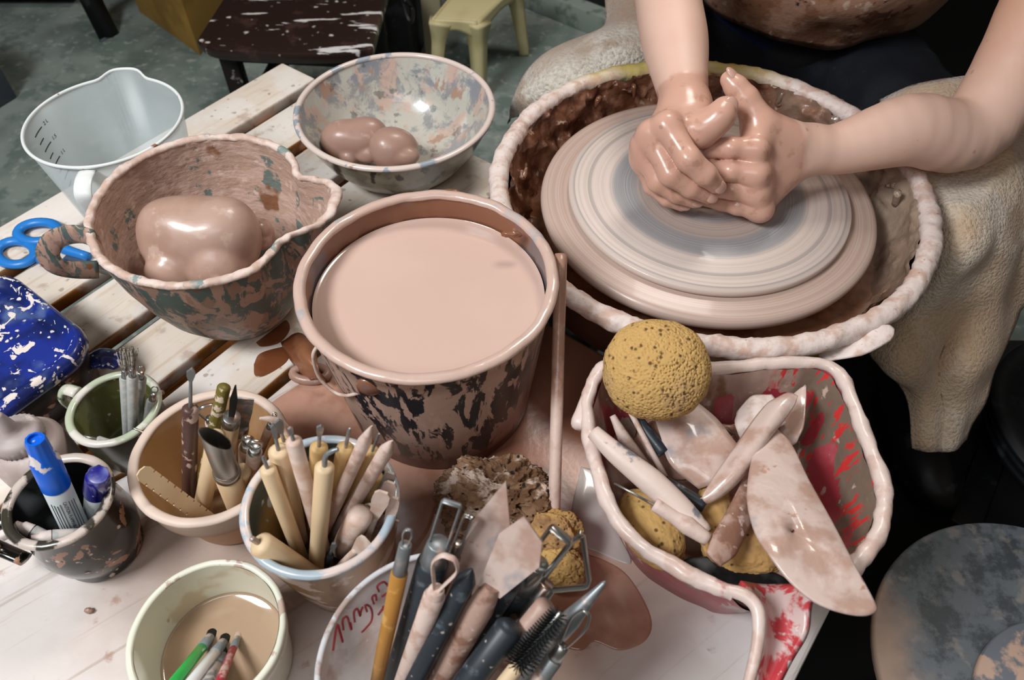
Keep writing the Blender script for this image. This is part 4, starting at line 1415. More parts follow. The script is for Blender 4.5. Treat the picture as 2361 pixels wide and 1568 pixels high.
clay('clay_block', 'big wet clay block with a rounded top inside the spouted jug', P(463, 578, .424),
     [((-.026, .016, .018), (.038, .034, .036), 0), ((.026, .014, .020), (.038, .034, .034), 0), ((0, .004, -.004), (.062, .044, .046), 0), ((0, .014, .024), (.050, .034, .032), 0), ((.040, .012, .014), (.024, .03, .036), 0), ((-.042, .014, .006), (.022, .030, .036), 0),
      ((-.028, -.026, -.014), (.033, .026, .036), 1), ((.024, -.024, -.010), (.034, .026, .038), 1)], .022, .005, 1)
clay('clay_block', 'small wet clay lump beside the big block inside the spouted jug', P(603, 540, .415), [((0, 0, 0), (.016, .018, .020), 0), ((.002, -.006, .012), (.012, .012, .012), 1)], .01, .003, 2)
clay('clay_lump', 'long clay lump in the pale bowl, the one nearer the jug', P(815, 323, .359),
     [((0, 0, 0), (.042, .030, .031), 0), ((.026, .006, .006), (.026, .022, .024), 0), ((-.022, .002, -.002), (.026, .026, .026), 0), ((-.006, -.026, -.012), (.014, .012, .013), 1), ((.022, -.020, -.010), (.022, .014, .014), 1)], .014, .003, 5)
clay('clay_lump', 'rounded clay lump in the pale bowl, the one nearer the wheel', P(912, 348, .352),
     [((0, 0, 0), (.035, .031, .034), 0), ((-.012, -.004, .008), (.024, .024, .024), 0), ((.014, -.018, .004), (.024, .015, .014), 1), ((.016, -.022, -.018), (.022, .014, .012), 1)], .014, .003, 8)
# ------------------------------------------------------------------ tools standing in the cups
CAMP = Vector((0, 0, ZC))
#          axis, floor radius, floor z, inner rim radius, rim z
CUPS = {
    'crock': (TX, .040, .3105, .0600, .445), 'pot': (NX, .047, .3085, .0675, .400), 'mug': (GX, .028, .3085, .0405, .379),
    'black': (KX, .030, .312, .0410, .405), 'tub': (UX, .048, .307, .059, .389), 'clear': (EX, .061, .3125, .0860, .439),
}


PLACED = {}


def clash(A, Bq, r, others):
    """how deep the rod A-Bq would cut into the rods already standing in the cup"""
    a, b = np.array(A), np.array(Bq)
    s = a + (b - a) * np.linspace(0, 1, 26)[:, None]
    tot = 0.0
    for c, d, r2 in others:
        v = d - c
        t = np.clip(((s - c) @ v) / (v @ v), 0, 1)
        q = np.sqrt(((s - c - t[:, None] * v) ** 2).sum(1)).min()
        tot += max(0.0, r + r2 + .0006 - q)
    return tot


def stand(cup, top, low, r, L, zt=None, zb=None):
    c, rf, zf, rr_, zr = CUPS[cup]
    cands = []
    zts = [zt + .005 * i for i in range(-4, 8)] if zt else [zr + .004 + .006 * i for i in range(20)]
    for z1 in zts:
        A = P(top[0], top[1], z1)
        for z0 in ([zb] if zb else [zf + .008 * j for j in range(9)]):
            u = (z0 - zf) / (zr - zf)
            rad = rf + (rr_ - rf) * u - r
            for i in range(60):
                t = .4 + i * .06
                Bq = P(top[0] + (low[0] - top[0]) * t, top[1] + (low[1] - top[1]) * t, z0)
                off = math.hypot(Bq.x - c.x, Bq.y - c.y) - rad
                if z1 > zr:
                    q = Bq.lerp(A, (zr - z0) / (z1 - z0))
                    o2 = math.hypot(q.x - c.x, q.y - c.y) - (rr_ - r)
                else:
                    o2 = math.hypot(A.x - c.x, A.y - c.y) - (rr_ - r)
                cost = abs((A - Bq).length - L) + 30 * max(0, off) + 40 * max(0, o2) + (z0 - zf) * .4
                if zt:
                    cost += abs(z1 - zt) * .3
                cands.append((cost, A, Bq))
    cands.sort(key=lambda q: q[0])
    oth = PLACED.setdefault(cup, [])
    best = min(cands[:1500], key=lambda q: q[0] + 14 * clash(q[1], q[2], r, oth)) if oth else cands[0]
    oth.append((np.array(best[1]), np.array(best[2]), r))
    return best[1], best[2]


def frame(A, Bq):
    z = (A - Bq).normalized()
    v = (A - CAMP).normalized()
    x = v.cross(z).normalized()
    y = z.cross(x)
    return Matrix(((x.x, y.x, z.x, Bq.x), (x.y, y.y, z.y, Bq.y), (x.z, y.z, z.z, Bq.z), (0, 0, 0, 1)))


def root(name, label, cat, A, Bq, group=None):
    t = thing(name, label, cat, (0, 0, 0), group)
    t.matrix_world = frame(A, Bq)
    return t


def lp(name, vf, mat, t, smooth=True, label=None):
    o = put(name, vf, mat, t, smooth, local=True, label=label)
    return auto(o, 50) if smooth else o


def rod(z0, z1, r0, r1=None, n=16, rnd=.35):
    r1 = r0 if r1 is None else r1
    k = rnd
    return lathe([(0, z0), (r0 * (1 - k), z0), (r0, z0 + r0 * k), (r1, z1 - r1 * k), (r1 * (1 - k), z1), (0, z1)], n)


def wire(pts, r, z, n=8, sm=4, closed=False, flat=None):
    return tube([Vector((x, 0, z + q)) for x, q in pts], r, n, smooth=0 if closed else sm, closed=closed, flat=flat)


def plate(pts, z, th):
    """flat plate facing the viewer: outline [(x, z)]"""
    a = [Vector((x, -th / 2, z + q)) for x, q in pts]
    b = [Vector((x, th / 2, z + q)) for x, q in pts]
    n = len(pts)
    return a + b, [tuple(range(n)), tuple(range(2 * n - 1, n - 1, -1))] + [(i, i + n, (i + 1) % n + n, (i + 1) % n) for i in range(n)]


LOOPS = {
    'round': lambda w, h: [(-w * .3, 0), (-w * .85, h * .45), (-w, h * .72), (-w * .6, h * .96), (0, h), (w * .6, h * .96), (w, h * .72), (w * .85, h * .45), (w * .3, 0)],
    'pear': lambda w, h: [(-w * .1, 0), (-w * .5, h * .3), (-w, h * .72), (-w * .55, h * .97), (0, h), (w * .55, h * .97), (w, h * .72), (w * .5, h * .3), (w * .1, 0)],
    'square': lambda w, h: [(-w, 0), (-w, h * .96), (-w * .9, h), (w * .9, h), (w, h * .96), (w, 0)],
    'tri': lambda w, h: [(-w * .5, 0), (-w * .35, h * .85), (-w * .2, h), (0, h * .98), (w * 2.2, h * .52), (w * 2.35, h * .42), (w * 2.2, h * .38), (w * .5, h * .04)],
    'narrow': lambda w, h: [(-w, 0), (-w, h * .9), (-w * .5, h), (w * .5, h), (w, h * .9), (w, 0)],
}


def tool(cup, kind, name, label, top, low, r, L, hm, mm=None, cat='tool', group=None, zt=None, zb=None, **k):
    A, Bq = stand(cup, top, low, r, L, zt, zb)
    L = (A - Bq).length
    t = root(name, label, cat, A, Bq, group)
    mm = mm or m_steelclay
    m = k.get('m', .02)
    if kind == 'needle':                                  # wooden handle, thin metal tip, optionally bent
        lp('handle', rod(0, L - m, r * .92, r), hm, t)
        b = k.get('bend', 0)
        tip = [Vector((0, 0, L - m - .006)), Vector((0, 0, L - m * .45)), Vector((b * .5, 0, L - m * .15)), Vector((b, 0, L))]
        lp('metal_tip', tube(tip, [k.get('tr', .0016)] * 3 + [k.get('te', .0008)], 8, smooth=5), mm, t)
    elif kind == 'blade':                                 # small flat blade on a thin shank
        w = k.get('w', .004)
        lp('handle', rod(0, L - m, r, r), hm, t)
        s = k.get('s', .5)
        sk = lp('shank', rod(L - m - .004, L - m * s, .0018, .0014, 8), mm, t)
        lp('blade', plate([(-.0016, -m * s), (.0016, -m * s), (w * .62, -m * s * .6), (w * .7, -m * .12), (w * .2, 0), (-w * .6, -m * .1), (-w * .62, -m * s * .6)], L, .0022), mm, sk, False)
    elif kind == 'loop':
        f = k.get('f', .016)
        w = k.get('w', .006)
        prof = k.get('prof')
        hz_ = L - m - f
        if prof:
            lp('handle', lathe([(0, 0)] + [(r * a, hz_ * b) for a, b in prof] + [(0, hz_)], 16), hm, t)
        else:
            lp('handle', rod(0, hz_, r * .8, r), hm, t)
        fe = lp('ferrule', rod(hz_ - .002, L - m, r * .86, r * .72, 16, .1), mm, t)
        lp('wire_loop', tube([Vector((x, 0, L - m - .004 + q)) for x, q in LOOPS[k.get('shape', 'round')](w, m + .004)], k.get('wr', .0014), 8, smooth=0 if k.get('shape') in ('square', 'tri') else 4, flat=(k.get('fl', .7), 1.6), ref=None), mm, fe)
    elif kind == 'dowel':
        lp('stick', lathe([(0, 0), (r, .001), (r, L - m), (r * .55, L - m * .4), (r * .12, L), (0, L)], 14, fn=lambda th, q, z, i: (q + wob((math.cos(th), math.sin(th), z * 60), 1.5, r * .08), z)), hm, t)
    elif kind == 'stick':
        lp('stick', rod(0, L, r, r * k.get('tp', 1), 14), hm, t)
    elif kind == 'spatula':
        w = k.get('w', .009)
        lp('handle', rod(0, L - m, r * .8, r, 12), hm, t)
        lp('blade', plate([(-r * .7, -m - .01), (r * .7, -m - .01), (w, -m * .35), (w * .9, -m * .1), (w * .5, 0), (-w * .5, 0), (-w * .9, -m * .1), (-w, -m * .35)] if not k.get('sq') else [(-r * .7, -m - .01), (r * .7, -m - .01), (w * .9, -m * .7), (w, 0), (-w, 0), (-w * .9, -m * .7)], L, .0022), hm, t)
    return t, L


G = 'tools in the glazed crock'
W_, Y_, P_ = m_tool, m_tooly, m_toolp
for a in (
    ('dowel', 'pointed_dowel', 'long pink clayed dowel with the sharper point, first of the two in the crock', (857, 982), (705, 1318), .0058, .25, m_claystick, dict(m=.022, zt=.56)),
    ('dowel', 'pointed_dowel', 'thicker pink clayed dowel with a blunt carved point, second of the two in the crock', (904, 1016), (722, 1320), .0062, .25, m_claystick, dict(m=.016, zt=.555)),
    ('needle', 'needle_tool', 'pale wooden needle tool leaning at the outer edge of the crock, nearest the sand pot', (606, 1052), (700, 1300), .0068, .20, W_, dict(m=.016)),
    ('blade', 'modelling_tool', 'longest thick beech tool with a grey flat tip in the glazed crock', (628, 978), (705, 1310), .0086, .24, W_, dict(m=.036, w=.0035)),
    ('blade', 'modelling_tool', 'yellow wooden tool with a black square tip behind the thick beech tool', (640, 968), (722, 1240), .0076, .225, Y_, dict(m=.030, w=.0055, s=.6)),
    ('blade', 'modelling_tool', 'pink clay-dusted tool with a small forked tip at the back of the crock', (668, 985), (722, 1180), .0066, .21, P_, dict(m=.016, w=.003)),
    ('needle', 'modelling_tool', 'pink clay-dusted tool with a long curled white tip at the back of the crock', (642, 948), (735, 1180), .0080, .235, P_, dict(m=.040, bend=-.016, tr=.0030, te=.0012, mm=m_claystick)),
    ('blade', 'modelling_tool', 'yellow upright tool with a grey chisel tip at the middle back of the crock', (738, 980), (722, 1290), .0076, .20, Y_, dict(m=.030, w=.0045, zt=.505)),
    ('needle', 'hook_tool', 'short beech tool with a bent hook tip in the middle of the crock', (752, 1034), (730, 1300), .0078, .20, W_, dict(m=.022, bend=.009, tr=.0022, te=.0016)),
    ('needle', 'needle_tool', 'yellow tool with a thin steel needle left of the pointed dowels', (806, 988), (755, 1230), .0076, .20, Y_, dict(m=.030, zt=.50)),
    ('needle', 'needle_tool', 'yellow tool with a fine loop tip between the two pointed dowels', (874, 1000), (760, 1290), .0076, .20, Y_, dict(m=.030, tr=.0012, zt=.495)),
    ('stick', 'wooden_stick', 'short brownish yellow stick behind the blunt pointed dowel', (868, 1095), (815, 1215), .0068, .16, Y_, dict(zt=.455)),
    ('stick', 'wooden_stick', 'fat pink rounded stick end low in the crock', (832, 1186), (778, 1285), .0110, .13, P_, dict(zt=.425)),
    ('spatula', 'wooden_spatula', 'narrow grey wooden spatula crossing to the crock rim', (862, 1166), (800, 1312), .0040, .15, m_grey, dict(m=.05, w=.0085, zt=.446)),
    ('spatula', 'wooden_spatula', 'broad square-ended clayed spatula by the crock rim', (890, 1190), (850, 1290), .0040, .13, m_claytool, dict(m=.05, w=.0125, sq=1, zt=.446)),
    ('spatula', 'wooden_spatula', 'slim upright pale spatula at the rim nearest the slip puddle', (902, 1112), (872, 1190), .0035, .15, P_, dict(m=.04, w=.0065, zt=.45)),
    ('spatula', 'wooden_spatula', 'thin grey spatula standing at the back rim of the crock', (902, 1090), (880, 1140), .0030, .15, m_grey, dict(m=.03, w=.0055, zt=.452)),
    ('spatula', 'wooden_spatula', 'pale spatula second from the slip puddle side of the crock', (884, 1134), (846, 1240), .0038, .16, P_, dict(m=.045, w=.0075, zt=.452)),
    ('spatula', 'wooden_spatula', 'pinkish slim slat standing against the right inside of the crock', (912, 1148), (884, 1235), .0036, .15, P_, dict(m=.045, w=.0050, zt=.452)),
    ('stick', 'wooden_stick', 'thin pale splint low against the crock rim before the square spatula', (850, 1262), (800, 1318), .0034, .10, m_grey, dict(zt=.442)),
    ('dowel', 'pointed_dowel', 'thin split dowel beside the square-ended spatula', (866, 1108), (838, 1210), .0042, .17, P_, dict(m=.012, zt=.455)),
    ('needle', 'needle_tool', 'stub beech handle lying low against the near wall of the crock', (578, 1240), (690, 1312), .0108, .105, W_, dict(m=.010, tr=.0026, zt=.432)),
    ('blade', 'small_knife', 'small blue-stained knife low at the near rim of the crock', (772, 1252), (742, 1320), .0042, .09, m_navy, dict(m=.030, w=.004, zt=.425)),
    ('spatula', 'wooden_spatula', 'curled pale spatula low at the near rim of the crock', (846, 1246), (770, 1316), .0035, .10, P_, dict(m=.03, w=.0075, zt=.432)),
):
    kd, nm, lb, tp, lw, r, L, hm, kw = a
    tool('crock', kd, nm, lb, tp, lw, r, L, hm, group=G, **kw)

G = 'tools in the sand pot'
t, L = tool('pot', 'blade', 'needle_tool', 'brown handled tool spattered pale with a thin knife tip in the sand pot', (440, 848), (436, 1190), .0072, .22, m_toolb, m=.052, w=.0055, s=.32, group=G, zt=.50)
t, L = tool('pot', 'stick', 'olive_stick', 'olive green painted stick with pale smears in the sand pot', (517, 890), (480, 1050), .0062, .19, m_olive, group=G, zt=.48)
t, L = tool('pot', 'stick', 'wooden_stick', 'plain thick beech handle behind the steel corer', (500, 1000), (462, 1190), .0085, .14, m_tool, group=G, zt=.43)
t, L = tool('pot', 'stick', 'wooden_stick', 'plain beech handle beside the steel corer, nearest the crock', (560, 1085), (528, 1190), .0080, .12, m_tool, group=G, zt=.415)
# steel corer with a slanting mouth
A, Bq = stand('pot', (488, 988), (560, 1195), .013, .19, .47)
L = (A - Bq).length
t = root('apple_corer', 'steel corer with a slanted open mouth and beech handle in the sand pot', 'corer', A, Bq, G)
lp('handle', rod(0, L - .082, .0112, .0122), m_tool, t)
lp('ferrule', rod(L - .085, L - .074, .0126, .0122, 24, .1), m_steel, t)


def mouth(r, z1):
    def fn(th, q, z, i):
        return (q, z if z < L - .03 else z - .018 * (1 - math.cos(th)) * (1 if z > L - .02 else 0))
    return lathe([(r, L - .080), (r, L - .05), (r, L - .031), (r, L), (r - .0008, L), (r - .0008, L - .031), (r - .0008, L - .05)], 32, fn=lambda th, q, z, i: (q, z - (.034 * (.5 + .5 * math.cos(th)) if z > L - .01 else 0)))


lp('steel_tube', mouth(.0112, 0), m_steel, t)
for (tp, lw, lb, wv, mm2) in (((543, 888), (524, 1040), 'narrow dark pointed blade with a steel ferrule in the sand pot', .0035, m_blackmet), ((562, 918), (546, 1050), 'broad dark grey flat blade with a steel ferrule in the sand pot', .0095, m_steelclay)):
    A, Bq = stand('pot', tp, lw, .0085, .20, .48)
    L = (A - Bq).length
    t = root('carving_knife', lb, 'knife', A, Bq, G)
    lp('handle', rod(0, L - .068, .0075, .0085), m_tool, t)
    lp('ferrule', rod(L - .070, L - .056, .0088, .0086, 20, .1), m_steel, t)
    lp('blade', plate([(-wv * .8, 0), (wv * .8, 0), (wv, .03), (wv if wv > .005 else .0006, .056), (-wv * .9 if wv > .005 else -.0006, .055), (-wv, .03)], L - .056, .0014), mm2, t, False)
for (tp, lw, lb, r, sh, wv) in (((572, 1008), (562, 1110), 'small pear loop tool with a clayed round handle in the sand pot', .0082, 'pear', .005), ((590, 1018), (580, 1090), 'small round loop tool at the crock side of the sand pot', .0072, 'round', .006),
                                ((634, 955), (585, 1080), 'thin grey wire tool leaning over the crock side of the sand pot', .0050, 'narrow', .0015), ((478, 935), (500, 1060), 'steel loop lying at the back rim of the sand pot', .0050, 'round', .009)):
    tool('pot', 'loop', 'loop_tool', lb, tp, lw, r, .14, m_toolp, m_steel, group=G, zt=.44, m=.022, f=.008, w=wv, shape=sh, wr=.0013)
A, Bq = stand('pot', (322, 1084), (470, 1192), .004, .13, .405)
L = (A - Bq).length
t = root('notched_stick', 'flat pale stick with notches along both edges in the sand pot', 'stick', A, Bq, G)
pl, pr = [], []
n = 9
for i in range(n):
    z = .030 + i * .0105
    pl += [(-.0078, z), (-.0078, z + .0035), (-.0056, z + .0038), (-.0056, z + .0062), (-.0078, z + .0065)]
    pr += [(.0078, z + .003), (.0078, z + .0065), (.0056, z + .0068), (.0056, z + .0092), (.0078, z + .0095)]
L0 = .030 + n * .0105
out = [(-.0078, 0)] + pl + [(-.0078, L0 + .004), (-.005, L0 + .010), (0, L0 + .0115), (.005, L0 + .010), (.0078, L0 + .004)] + pr[::-1] + [(.0078, 0)]
out = [(x, z * (L / (L0 + .0115))) for x, z in out]
lp('notched_blade', plate(out, 0, .002), m_tool, t, False)

G = 'grey tools in the green mug'
for tp, lw, lb, br in (((286, 806), (294, 1005), 'bristle-topped grey brush in the green mug, nearest the handle', 1), ((305, 803), (306, 1000), 'taller bristle-topped grey brush in the green mug, second from the handle', 1),
                       ((326, 846), (318, 1005), 'grey pen with a small wire loop top in the green mug', 0), ((358, 892), (332, 1005), 'short grey pen leaning on the far rim of the green mug', 2)):
    A, Bq = stand('mug', tp, lw, .0052, .165 if br != 2 else .11)
    L = (A - Bq).length
    t = root('pocket_brush', lb, 'brush', A, Bq, G)
    m = .034 if br == 1 else .016
    lp('barrel', rod(0, L - m - .006, .0046, .0056, 6), m_grey, t)
    lp('ferrule', rod(L - m - .007, L - m + .004, .0040, .0030, 12, .1), m_steel, t)
    if br == 1:
        lp('bristles', join(*[tube([Vector((.0015 * math.cos(i * 2.4) * (i / 14), .0015 * math.sin(i * 2.4), L - m)), Vector((.0055 * math.cos(i * 2.4) * (i / 14), .0035 * math.sin(i * 2.4), L - .002 * (i % 3)))], .0005, 4) for i in range(18)]), m_bristle, t)
    else:
        lp('wire_loop', wire(LOOPS['round'](.0032, .016), .0007, L - .016), m_steel, t)
A, Bq = P(192, 1008, .380), P(298, 1034, .352)
t = root('pocket_brush', 'grey pen with a metal clip lying inside the near rim of the green mug', 'brush', A, Bq, G)
L = (A - Bq).length
lp('barrel', rod(0, L - .012, .0036, .0052, 8), m_grey, t)
lp('ferrule', rod(L - .013, L, .0034, .0026, 12, .1), m_steel, t)
A, Bq = P(318, 990, .384), P(300, 1020, .36)
t = root('metal_clip', 'small tangled metal clip at the near rim of the green mug', 'clip', A, Bq)
lp('clip_wire', tube([Vector((0, 0, 0)), Vector((.006, 0, .008)), Vector((-.006, .003, .014)), Vector((.007, 0, .018)), Vector((-.004, .002, .024)), Vector((.010, 0, .028))], .0013, 8, smooth=5), m_steel, t)

# --- markers
m_mblue = M('blue_cap_plastic', '#0b62d6', .3, layers=[dict(s=40, t=(.6, .63), c='#d9cfcb', d=5)])
m_mnavy = M('violet_cap_plastic', '#231f84', .2, layers=[dict(k='z', t=(.120, .136), w=.02, s=90, c='#9aa3e0', a=.9), dict(k='spots', s=90, t=(.0, .12), c='#d9cfd4')], coat=.4)
m_mwhite = M('marker_label', '#cfd5d6', .4)
m_mtext = M('marker_print', '#4b5558', .6)
A, Bq = stand('black', (80, 1012), (178, 1225), .0125, .165, .50)
L = (A - Bq).length
t = root('marker', 'bright blue capped white marker standing in the black mug', 'marker', A, Bq)
lp('barrel', rod(0, L - .066, .0122, .0122, 32, .1), m_mwhite, t)
cap_ = lp('marker_cap', lathe([(.0126, L - .067), (.0124, L - .030), (.0098, L - .026), (.0085, L - .003), (.0078, L), (.006, L), (.006, L - .003), (0, L - .003)], 40, fn=lambda th, q, z, i: (q * (1 + (.035 * math.cos(th * 10) if 2 <= i <= 4 else 0)), z)), m_mblue, t)
lines = []


def wrap(vf, z0, a0, r=.01235):
    """lay flat lettering (x along the barrel, y across it) on the barrel"""
    o = []
    for v in vf[0]:
        a = a0 + v.y / r
        o.append(Vector(((r + v.z) * math.sin(a), -(r + v.z) * math.cos(a), z0 - v.x)))
    return o, vf[1]


tx_ = text('CAUTION: FLAMMABLE', .0042, Matrix.Identity(4), .0001)
lp('label_heading', wrap(tx_, L - .080, -.10), m_mtext, t, False)
for i in range(9):
    if i in (4, 5):
        continue
    lines.append(tube([Vector((.0124 * math.sin(a), -.0124 * math.cos(a), zz)) for a, zz in ((-.95 + i * .21, L - .082 - .001 * (i % 3)), (-.95 + i * .21, .03))], .0003, 4))
lp('label_lines', join(*lines), m_mtext, t)
A, Bq = stand('black', (226, 1094), (214, 1225), .0112, .125, .425)
L = (A - Bq).length
t = root('marker', 'dark violet-blue capped marker low in the black mug', 'marker', A, Bq)
lp('barrel', rod(0, L - .045, .0105, .0105, 24, .1), m_mwhite, t)
lp('marker_cap', lathe([(.0114, L - .046), (.0118, L - .040), (.0105, L - .012), (.0098, L - .002), (.0085, L), (0, L - .001)], 40, fn=lambda th, q, z, i: (q * (1 + (.05 * math.cos(th * 8) if 2 <= i <= 3 else 0)), z)), m_mnavy, t)
for tp, lw, lb in (((42, 1212), (150, 1258), 'clay-dusted pen end lying in the black mug, the one nearer its handle'), ((80, 1242), (210, 1228), 'pale pen with a round nozzle lying across the black mug')):
    A, Bq = P(tp[0], tp[1], .392), P(lw[0], lw[1], .372)
    L = (A - Bq).length
    t = root('pen', lb, 'pen', A, Bq)
    lp('barrel', rod(0, L - .012, .0050, .0066, 20), m_grey, t)
    lp('pen_tip', lathe([(.0066, L - .013), (.0060, L - .004), (.0040, L - .002), (.0036, L + .003), (0, L + .003)], 20), m_lumpclay, t)

# --- brushes in the cloudy water, heads under the surface
m_bgreen = M('green_lacquer', '#2fa64a', .2, coat=.5)
m_bwhite = M('white_lacquer', '#e3e5e4', .15, coat=.6)
m_bred = M('red_worn_lacquer', '#a83240', .35, layers=[dict(s=40, t=(.5, .58), c='#c9a8a0', d=5)])
m_bgrey = M('grey_smeared_ferrule', '#7d8487', .4, layers=[dict(s=60, t=(.5, .6), c='#c0b3ab', d=5)])
for hp_, mid, tip, lb, mt, r in (
        ((390, 1590), (470, 1488), (560, 1405), 'green lacquered paintbrush with its dark head in the tub water', m_bgreen, .0060), ((418, 1604), (500, 1500), (556, 1412), 'white lacquered paintbrush beside the green one in the tub', m_bwhite, .0062),
        ((462, 1612), (504, 1530), (545, 1430), 'grey smeared paintbrush between the white and red ones in the tub', m_bgrey, .0070), ((498, 1592), (540, 1490), (566, 1440), 'thin red worn paintbrush in the tub water', m_bred, .0042)):
    Z0 = .337
    M1 = P(mid[0], mid[1], Z0 + .008)
    A = P(hp_[0], hp_[1], Z0 + .050)
    d = (A - M1).normalized()
    Bq = M1 - d * .032
    t = root('paintbrush', lb, 'paintbrush', A, Bq, 'brushes in the cream tub')
    L = (A - Bq).length
    lp('handle', rod(.034, L, r * .8, r * .9, 14), mt, t)
    fe = lp('ferrule', rod(.018, .036, r * .7, r * .85, 14, .1), m_bgrey, t)
    lp('bristles', lathe([(0, -.004), (r * .5, .004), (r * .95, .014), (r * .7, .019)], 14), m_blackbr if r > .005 else m_toolp, fe)

# --- clear container
G = 'trimming tools in the clear container'
N_, C_ = m_navy, m_claytool
# palette knives caked in clay
for tp, lw, lb, ol, hl in (((1163, 1107), (1010, 1510), 'clay-coated palette knife with a tall kite blade rising above the container', [(-.006, 0), (.006, 0), (.0185, .048), (.0165, .062), (.001, .102), (-.0105, .058), (-.012, .045)], .102),
                           ((1222, 1198), (1040, 1520), 'clay-coated palette knife with a short kinked blade in front of the tall one', [(-.008, 0), (.008, 0), (.0190, .040), (.013, .058), (-.004, .068), (-.012, .046)], .068)):
    A, Bq = stand('clear', tp, lw, .010, .29, .575 if hl > .1 else .555)
    L = (A - Bq).length
    t = root('palette_knife', lb, 'palette knife', A, Bq, G)
    k2 = 1.15
    lp('handle', lathe([(0, 0), (.0085, .002), (.0095, L * .3), (.0105, L - hl * k2 - .02), (.0085, L - hl * k2 - .004), (.0060, L - hl * k2 + .006), (0, L - hl * k2 + .006)], 16), C_, t)
    lp('blade', plate([(x * k2, z * k2) for x, z in ol], L - hl * k2, .0018), m_slipcoat, t, False)
tool('clear', 'loop', 'bamboo_tool', 'thin bamboo handled loop tool with a grey ferrule, nearest the red writing', (942, 1221), (868, 1575), .0066, .25, m_ochre, m_steelclay, group=G, m=.016, f=.030, w=.0032, wr=.0010, zt=.52)
tool('clear', 'loop', 'ribbon_tool', 'thick navy ribbon tool with a tall square steel loop, beside the bamboo tool', (1042, 1160), (908, 1570), .0118, .29, N_, m_steelclay, group=G, m=.046, f=.022, w=.0066, shape='square', wr=.0016, zt=.545)
tool('clear', 'stick', 'wooden_stick', 'thin pale yellow stick half hidden behind the thick navy ribbon tool', (984, 1290), (925, 1450), .0032, .18, m_tooly, group=G, zt=.47)
tool('clear', 'loop', 'loop_tool', 'pink clayed handle with a teardrop wire loop in the clear container', (1035, 1284), (925, 1580), .0082, .24, m_claystick, m_claystick, group=G, m=.040, f=.006, w=.0090, shape='pear', wr=.0016, zt=.535)
tool('clear', 'loop', 'loop_tool', 'slim clayed tool with a thin bright wire loop, standing toward the ragged sponge', (1080, 1190), (1000, 1400), .0058, .25, C_, m_steel, group=G, m=.034, f=.014, w=.0030, shape='narrow', wr=.0014, zt=.535)
tool('clear', 'stick', 'clayed_rod', 'rough brown clay-caked rod behind the palette knife', (1124, 1200), (1002, 1430), .0088, .27, C_, group=G, zt=.53)
pf = [(.7, .0), (.75, .3), (.62, .55), (.9, .62), (.95, .8), (.55, .97), (.5, 1)]
tool('clear', 'dowel', 'navy_handle', 'slender navy waisted handle left of the palette knife handle', (1088, 1312), (952, 1580), .0075, .24, N_, group=G, m=.012, zt=.495)
tool('clear', 'dowel', 'navy_handle', 'navy handle with a dark carved tip right of the palette knife', (1196, 1312), (1050, 1540), .0092, .25, N_, group=G, m=.010, zt=.50)
tool('clear', 'loop', 'ribbon_tool', 'large navy ribbon tool with a folded square steel loop in the middle of the container', (1294, 1232), (1020, 1590), .0122, .28, N_, m_steel, group=G, m=.042, f=.034, w=.0088, shape='square', wr=.0026, zt=.525)
tool('clear', 'loop', 'triangle_tool', 'brown clayed tool with a big triangular steel loop leaning over the puddle', (1345, 1234), (1090, 1590), .0108, .28, C_, m_steel, group=G, m=.052, f=.034, w=.0105, shape='tri', wr=.0028, zt=.52)
A, Bq = stand('clear', (1398, 1338), (1170, 1590), .007, .24, .475)
L = (A - Bq).length
t = root('fettling_tool', 'grey steel tool with a long pointed cone tip leaning farthest over the rim', 'tool', A, Bq, G)
lp('handle', rod(0, L - .062, .0065, .0072), m_grey, t)
lp('cone_tip', lathe([(.0072, L - .063), (.0080, L - .060), (.0080, L - .044), (.0018, L - .003), (0, L)], 20), m_steelclay, t)
A, Bq = stand('clear', (1292, 1412), (1150, 1590), .011, .20, .475)
L = (A - Bq).length
t = root('bottle_brush', 'black bristle tube brush with a pale handle in the clear container', 'brush', A, Bq, G)
lp('handle', rod(0, L - .058, .0062, .0058, 14), m_tool, t)
lp('twisted_core', rod(L - .060, L, .0022, .0018, 10), m_steel, t)
rnd = random.Random(5)
br = []
for i in range(420):
    u = i / 420
    a = i * .55
    z = L - .060 + .056 * u
    rr2 = .0125 * (1 - .35 * u)
    br.append(tube([Vector((0, 0, z)), Vector((rr2 * math.cos(a), rr2 * math.sin(a), z + .002))], .00045, 3, caps=False))
lp('bristles', join(*br), m_blackbr, t)
tool('clear', 'loop', 'loop_tool', 'steel tube tool with a long rounded wire loop low at the container rim', (1352, 1412), (1250, 1560), .0068, .20, m_steelclay, m_steel, group=G, m=.034, f=.012, w=.0062, shape='round', wr=.0015, zt=.465)
tool('clear', 'stick', 'clayed_rod', 'reddish brown clayed rod between the ribbon tool and the tube brush', (1262, 1390), (1090, 1600), .0080, .22, C_, group=G, zt=.465)
tool('clear', 'stick', 'navy_handle', 'plain thick navy handle low in the middle of the container', (1180, 1440), (1060, 1600), .0110, .18, N_, group=G, zt=.45)

# ------------------------------------------------------------------ sponge on a stick, sponges on the board
A, Bq = P(1293, 586, .500), P(1277, 1205, .335)
ss = thing('sponge_stick', 'pink clayed stick leaning on the bucket with a brown sponge on its lower end', 'sponge stick', Bq)
put('stick', tube([A, A.lerp(Bq, .3), A.lerp(Bq, .7), Bq], [.0068, .0066, .0066, .0064], 14, smooth=6), m_wetstick, ss)


def spongy(c, r, seed, amp=.10, hole=.0, sub=6, rot=None, power=2.4, hs=9):
    def fn(d):
        q = d * hs + Vector((seed, 0, 0))
        v = mn.voronoi(q)[0][0]
        return 1 - hole * max(0, .42 - v) * 2.2
    return blob(c, r, sub, amp, 2.2, seed, rot, power, fn)


